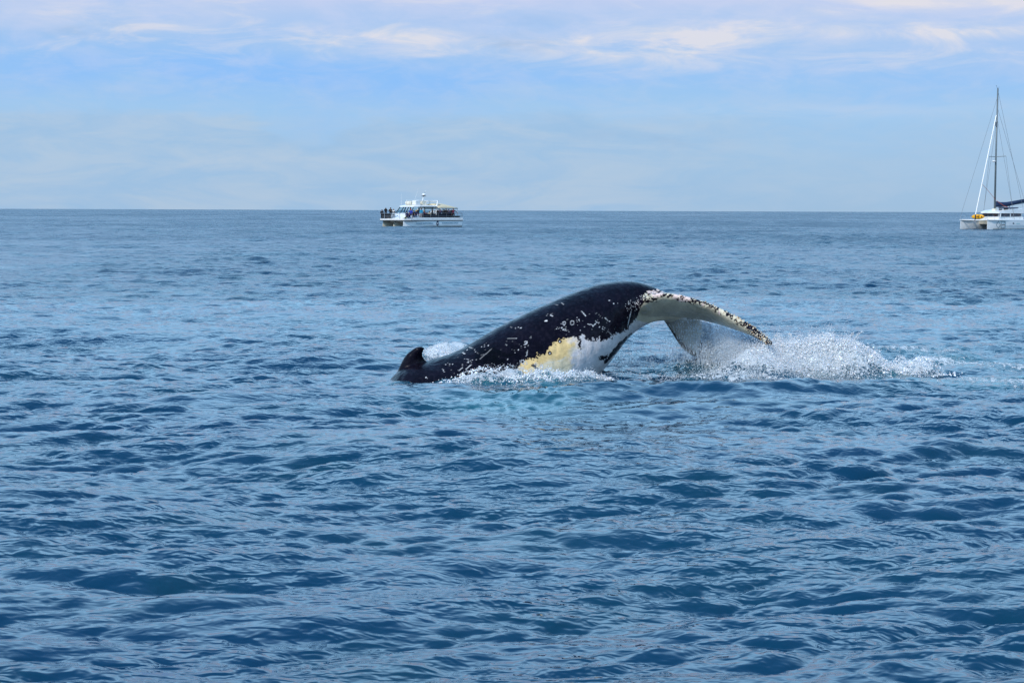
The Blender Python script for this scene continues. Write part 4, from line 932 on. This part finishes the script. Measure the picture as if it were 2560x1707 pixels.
person(1018.5, 2.55, 2.52, 'navy', 'dark', 'rail', 'small person with a ruddy face leaning out beside the windscreen')
person(1024.5, 2.75, 2.42, 'navy', 'brown', 'chest', 'person crouching at the rail below the red-capped passenger')
person(1027.5, 2.2, 2.95, 'blue', 'dark', 'rail', 'passenger in a red cap and blue jacket behind the rail', hat='red')
person(1034.5, 2.55, 2.7, 'black', 'brown', 'rail', 'brown-haired passenger in black between the red cap and the yellow hat')
person(1040.5, 2.75, 2.75, 'navy', 'dark', 'rail', 'passenger in a yellow knitted hat and dark coat', hat='yellow')
person(1044.5, 2.2, 3.0, 'black', 'white', 'down', 'white-haired passenger standing behind the yellow hat')
person(1053, 2.75, 3.06, 'turquoise', 'brown', 'down', 'person in a bright turquoise jacket and pale trousers', trousers='grey')
person(1060, 2.65, 2.72, 'maroon', 'fair', 'rail', 'fair-haired passenger in dark red, right of the turquoise jacket')
person(1066.5, 2.6, 2.35, 'black', 'brown', 'rail', 'passenger in black bent low over the rail beside the white pillar')
person(1073.5, 2.75, 2.62, 'beige', 'brown', 'rail', 'passenger in a beige coat with brown hair leaning on the rail', lean=.1)
person(1081, 2.75, 2.98, 'black', 'dark', 'rail', 'dark-haired passenger in black with long white sleeves on the rail', lean=.12, sleeves='white', trousers='black')
person(1087, 2.8, 2.7, 'white', 'brown', 'rail', 'brown-haired passenger in white stretching both arms over the rail', lean=.15, trousers='black')
person(1094, 2.75, 2.8, 'black', 'brown', 'camera', 'the passenger in a black coat under the canopy aiming a camera', sleeves='black', trousers='black')
person(1091.5, 2.0, 3.0, 'black', 'fair', 'down', 'fair-haired passenger standing behind the one with the camera', trousers='black')
person(1101, 2.7, 3.0, 'navy', 'brown', 'chest', 'bare-headed passenger in navy with a ruddy face under the canopy', trousers='black')
person(1107.5, 2.6, 2.95, 'black', 'dark', 'down', 'passenger in black seen from behind, left of three dark figures under the canopy', face=180, hood=True, trousers='black')
person(1115, 2.7, 3.08, 'black', 'dark', 'down', 'tallest of the three dark figures under the canopy', face=150, trousers='black')
person(1121.5, 2.7, 2.95, 'navy', 'dark', 'chest', 'hooded passenger in navy, right of the three dark figures under the canopy', hood=True, trousers='black')
person(1129, 2.2, 2.85, 'maroon', 'brown', 'down', 'passenger half hidden behind the maroon coat near the stern', face=160, trousers='black')
person(1133.5, 2.75, 3.1, 'maroon', 'dark', 'reach', 'passenger in a maroon coat gripping the aft canopy post', sleeves='black', trousers='black')
person(1030, 1.95, 2.75, 'grey', 'brown', 'down', 'passenger in grey standing back between the red cap and the cabin wall')
person(1097.5, 2.1, 2.95, 'black', 'dark', 'down', 'dark-haired passenger in black at the middle of the aft deck, behind the camera holder', trousers='black')
person(1111, 1.9, 2.9, 'black', 'dark', 'down', 'passenger in black standing back between the first two dark figures', trousers='black')
person(1118, 1.8, 2.85, 'navy', 'brown', 'down', 'passenger in navy standing back behind the tallest dark figure', trousers='black')
person(1126, 2.6, 2.8, 'black', 'dark', 'rail', 'dark-haired passenger in black next to the maroon coat', trousers='black')
# ------------------------------------------------------------------ falling water and spray
def water_drop_mat(name, opac, colr=(.80, .88, .95), rough=.25):
    m = bpy.data.materials.new(name); m.use_nodes = True; m.node_tree.nodes.clear(); q = NT(m.node_tree)
    b = q.n('ShaderNodeBsdfPrincipled'); b.inputs['Base Color'].default_value = (*colr, 1); b.inputs['Roughness'].default_value = rough; b.inputs['IOR'].default_value = 1.33
    t = q.n('ShaderNodeBsdfTransparent'); tl = q.n('ShaderNodeBsdfTranslucent'); tl.inputs[0].default_value = (*colr, 1)
    mx0 = q.n('ShaderNodeMixShader'); mx0.inputs[0].default_value = .35; q.link(b.outputs[0], mx0.inputs[1]); q.link(tl.outputs[0], mx0.inputs[2])
    mx = q.n('ShaderNodeMixShader'); mx.inputs[0].default_value = opac; q.link(t.outputs[0], mx.inputs[1]); q.link(mx0.outputs[0], mx.inputs[2])
    o = q.n('ShaderNodeOutputMaterial'); q.link(mx.outputs[0], o.inputs[0]); return m
def drops(name, pos, axis, length, width, mat, parent=None):
    """octahedral drops stretched along their path"""
    n = len(pos); ax = axis/np.linalg.norm(axis, axis=1)[:, None]
    a = np.cross(ax, np.array([.3, 1, .2])); a /= np.linalg.norm(a, axis=1)[:, None]; b = np.cross(ax, a)
    L_, W_ = length[:, None], width[:, None]
    V = np.stack([pos+ax*L_, pos-ax*L_, pos+a*W_, pos-a*W_*.5+b*W_*.87, pos-a*W_*.5-b*W_*.87], 1).reshape(-1, 3)
    f = np.array([(0, 2, 3), (0, 3, 4), (0, 4, 2), (1, 3, 2), (1, 4, 3), (1, 2, 4)])
    F = (f[None]+5*np.arange(n)[:, None, None]).reshape(-1, 3)
    return mesh_np(name, V, F, mat, parent, smooth=True)
rs = np.random.RandomState(77)
DROP = water_drop_mat('falling_water', .55); SPR = water_drop_mat('white_spray', .66, (.95, .96, .97))
def pts_on(line, u):
    P = np.array([at(*p) for p in line]); k = len(P)-1; t = u*k; i = np.minimum(t.astype(int), k-1); f = (t-i)[:, None]
    return P[i]*(1-f)+P[i+1]*f
def curtain(line, n, upow, spow, drift, spread, lmax, wmax, gather=None):
    u = rs.rand(n)**upow
    strand = np.round(u*70)/70+rs.randn(n)*.004                 # water leaves in strands
    u = np.clip(np.where(rs.rand(n) < .45, strand, u), 0, 1)
    p = pts_on(line, u); s = rs.rand(n)**spow
    z0 = p[:, 2]+.02; fall = z0*s
    tt = np.sqrt(2*fall/9.8)+0*fall
    pos = p.copy(); pos[:, 0] += drift[0]*tt+rs.randn(n)*spread*s; pos[:, 1] += drift[1]*tt+rs.randn(n)*spread*1.3*s; pos[:, 2] = z0-fall
    axis = np.stack([np.full(n, drift[0]), np.full(n, drift[1]), -9.8*tt-.4], -1)+rs.randn(n, 3)*.12
    return pos, axis, rs.uniform(.006, lmax, n)*(.4+.8*s), rs.uniform(.0035, wmax, n)
trail = [(1640, 806, 33.5), (1680, 800, 33.5), (1715, 799, 33.35), (1745, 802, 33.2), (1775, 809, 33.0), (1808, 818, 32.75), (1850, 832, 32.1), (1885, 845, 31.7), (1912, 857, 31.4)]
tipline = [(1850, 832, 32.1), (1885, 846, 31.7), (1905, 856, 31.4), (1921, 863, 31.2)]
groups = [curtain(trail, 4200, .55, .9, (.10, -.1), .05, .05, .007), curtain(tipline, 6500, .8, .7, (.30, -.2), .10, .03, .008),
          curtain([(1748, 803, 33.2), (1775, 809, 33.0), (1850, 832, 32.1), (1905, 856, 31.5)], 16000, .6, .85, (.2, -.1), .09, .05, .0105),
          curtain(FAR_TRAIL[1:], 1600, .8, 1.0, (.1, 0), .05, .02, .008), curtain(FAR_LEAD[1:], 900, .8, 1.0, (-.05, 0), .05, .02, .008),
          curtain([(1535, 886, 32.85), (1568, 848, 33.0), (1603, 819, 33.1), (1635, 803, 33.2)], 900, 1, 1.0, (.05, 0), .05, .03, .006)]
pos, ax, ln, wd = (np.concatenate([g[i] for g in groups]) for i in range(4))
o = drops('falling_water', pos, ax, ln, wd, DROP)
tag(o, 'water streaming off the trailing edges of the whale flukes', 'falling water', None, 'stuff')

def ground(x, y):
    return local(np.atleast_1d(x), np.atleast_1d(y))[0]
# spray thrown up over the white water
def cloud(pts, n, spr, up, size, seed):
    rs = np.random.RandomState(seed); P = np.array([wp(*p) for p in pts]); k = len(P)-1; t = rs.rand(n)*k; i = np.minimum(t.astype(int), k-1); f = (t-i)[:, None]
    q = P[i]*(1-f)+P[i+1]*f; x = q[:, 0]+rs.randn(n)*spr; y = q[:, 1]+rs.randn(n)*spr*1.3
    g = ground(x, y); h = rs.exponential(1, n)*up*(.3+VF.fbm(x*3, y*3, 3)*1.6)**2
    pos = np.stack([x, y, g+h], -1); axis = rs.randn(n, 3)*.5+np.array([.2, 0, 1.0]); s = rs.uniform(.25, 1, n)**2*size*(1-.5*np.clip(h/(up*3), 0, 1))+.003
    return pos, axis, s*rs.uniform(1, 2.2, n), s
cl = [cloud([(1850, 950), (1930, 945), (2040, 940), (2110, 938)], 16000, .38, .06, .0095, 1), cloud([(2080, 940), (2200, 938), (2330, 938)], 3500, .20, .02, .007, 2),
      cloud([(1880, 940), (1940, 930)], 5000, .25, .045, .008, 3), cloud([(1940, 905), (2060, 895)], 4000, .35, .06, .008, 4), cloud([(1640, 940), (1800, 950), (1880, 958)], 1800, .45, .03, .007, 5),
      cloud([(1130, 962), (1260, 948), (1400, 964), (1530, 960)], 3000, .12, .016, .007, 6), cloud([(1062, 905), (1130, 888)], 1500, .16, .02, .010, 7), cloud([(1550, 905), (1700, 905), (1850, 925)], 1300, .6, .03, .008, 8)]
# thin jets flung up beyond the tip
rj = np.random.RandomState(12)
for k in range(16):
    bx, by = wp(1960+rj.rand()*170, 905-rj.rand()*15); n = 90; t = np.linspace(0, 1, n)+rj.randn(n)*.02; hgt = rj.uniform(.12, .36); dx_ = rj.uniform(-.25, .3)
    x = bx+dx_*t; z = hgt*(1-(1-t)**2)+.15; axx = np.stack([np.full(n, dx_), np.zeros(n), 2*hgt*(1-t)+.02], -1)
    cl.append((np.stack([x, np.full(n, by), z], -1)+rj.randn(n, 3)*.012, axx, np.full(n, .022), rj.uniform(.004, .011, n)))
pos, ax, ln, wd = (np.concatenate([g[i] for g in cl]) for i in range(4))
o = drops('spray', pos, ax, ln, wd, SPR)
tag(o, 'white spray bursting over the churned water beside the fluke', 'spray', None, 'stuff')

# torn lumps of foam riding on the white water
def lumps(specs, seed):
    rs = np.random.RandomState(seed); bm = bmesh.new(); bmesh.ops.create_icosphere(bm, subdivisions=1, radius=1)
    V0 = np.array([v.co[:] for v in bm.verts]); F0 = np.array([[v.index for v in f.verts] for f in bm.faces]); bm.free(); VV, FF, k = [], [], 0
    for pts, n, spr, up, smax in specs:
        P = np.array([wp(*p) for p in pts]); kk = len(P)-1; t = rs.rand(n)*kk; i = np.minimum(t.astype(int), kk-1); f = (t-i)[:, None]
        q = P[i]*(1-f)+P[i+1]*f; x = q[:, 0]+rs.randn(n)*spr; y = q[:, 1]+rs.randn(n)*spr*1.2; z = ground(x, y)+rs.exponential(1, n)*up-.01
        s = .006+smax*rs.rand(n)**3
        V = V0[None]*(1+rs.randn(n, len(V0), 1)*.22)*s[:, None, None]*np.stack([rs.uniform(.8, 2.2, n), rs.uniform(.8, 1.4, n), rs.uniform(.5, 1.3, n)], -1)[:, None, :]+np.stack([x, y, z], -1)[:, None, :]
        VV.append(V.reshape(-1, 3)); FF.append((F0[None]+len(V0)*np.arange(n)[:, None, None]).reshape(-1, 3)+k); k += n*len(V0)
    m, q, b = new_mat('foam_lumps'); b.inputs['Base Color'].default_value = (.93, .95, .96, 1); b.inputs['Roughness'].default_value = .7
    b.inputs['Subsurface Weight'].default_value = 1.0; b.inputs['Subsurface Radius'].default_value = (.12, .14, .16)
    return mesh_np('foam', np.concatenate(VV), np.concatenate(FF), m)
o = lumps([([(1870, 948), (1940, 940), (2040, 936), (2120, 934)], 3200, .42, .015, .011), ([(2080, 940), (2200, 936), (2340, 937)], 1200, .22, .01, .009), ([(1080, 903), (1140, 883)], 400, .13, .01, .009),
           ([(1120, 962), (1190, 950), (1260, 944)], 300, .12, .01, .009), ([(1260, 955), (1400, 962), (1540, 958)], 400, .14, .01, .009), ([(1940, 900), (2060, 893)], 700, .3, .015, .012)], 4)
tag(o, 'lumpy white foam heaped along the whale and in the splash', 'foam', None, 'stuff')

# fine mist hanging in the falling water: round clouds that thin out towards their edges
def mist(c, rad, rot, dens, label):
    m = bpy.data.materials.new('water_mist'); m.use_nodes = True; m.node_tree.nodes.clear(); q = NT(m.node_tree)
    t = q.n('ShaderNodeTexCoord'); ln_ = q.n('ShaderNodeVectorMath', operation='LENGTH'); q.link(t.outputs['Object'], ln_.inputs[0])
    fall = q.sstep(ln_.outputs['Value'], 1.0, .25, 0, 1)
    sp2 = q.n('ShaderNodeSeparateXYZ'); q.link(t.outputs['Object'], sp2.inputs[0])
    nn = q.noise(q.vec(q.m('MULTIPLY', sp2.outputs[0], 2.4), q.m('MULTIPLY', sp2.outputs[1], 1.4), q.m('MULTIPLY', sp2.outputs[2], .8)), 2.2, 4, .6)
    v = q.n('ShaderNodeVolumePrincipled'); v.inputs['Color'].default_value = (.99, .995, 1, 1); v.inputs['Anisotropy'].default_value = 0
    q.link(q.m('MULTIPLY', q.m('MULTIPLY', fall, q.sstep(nn, .30, .75)), dens), v.inputs['Density'])
    o = q.n('ShaderNodeOutputMaterial'); q.link(v.outputs[0], o.inputs['Volume'])
    M_ = MB().ell((0, 0, 0), (1, 1, 1), 24, 16).build('spray_mist', m, None, label=label, cat='mist', kind='stuff')
    M_.location = c; M_.scale = rad; M_.rotation_euler = (0, rot, 0)
mist(at(1862, 892, 32.0), (.95, .42, .36), R(38), 2.0, 'bluish mist in the water falling from the near fluke tip')
mist(at(2005, 915, 31.9), (1.15, .6, .32), R(4), 8.5, 'white mist over the splash right of the fluke')
mist(at(1735, 868, 33.2), (1.0, .35, .42), R(10), .9, 'thin mist under the arch of the tail')
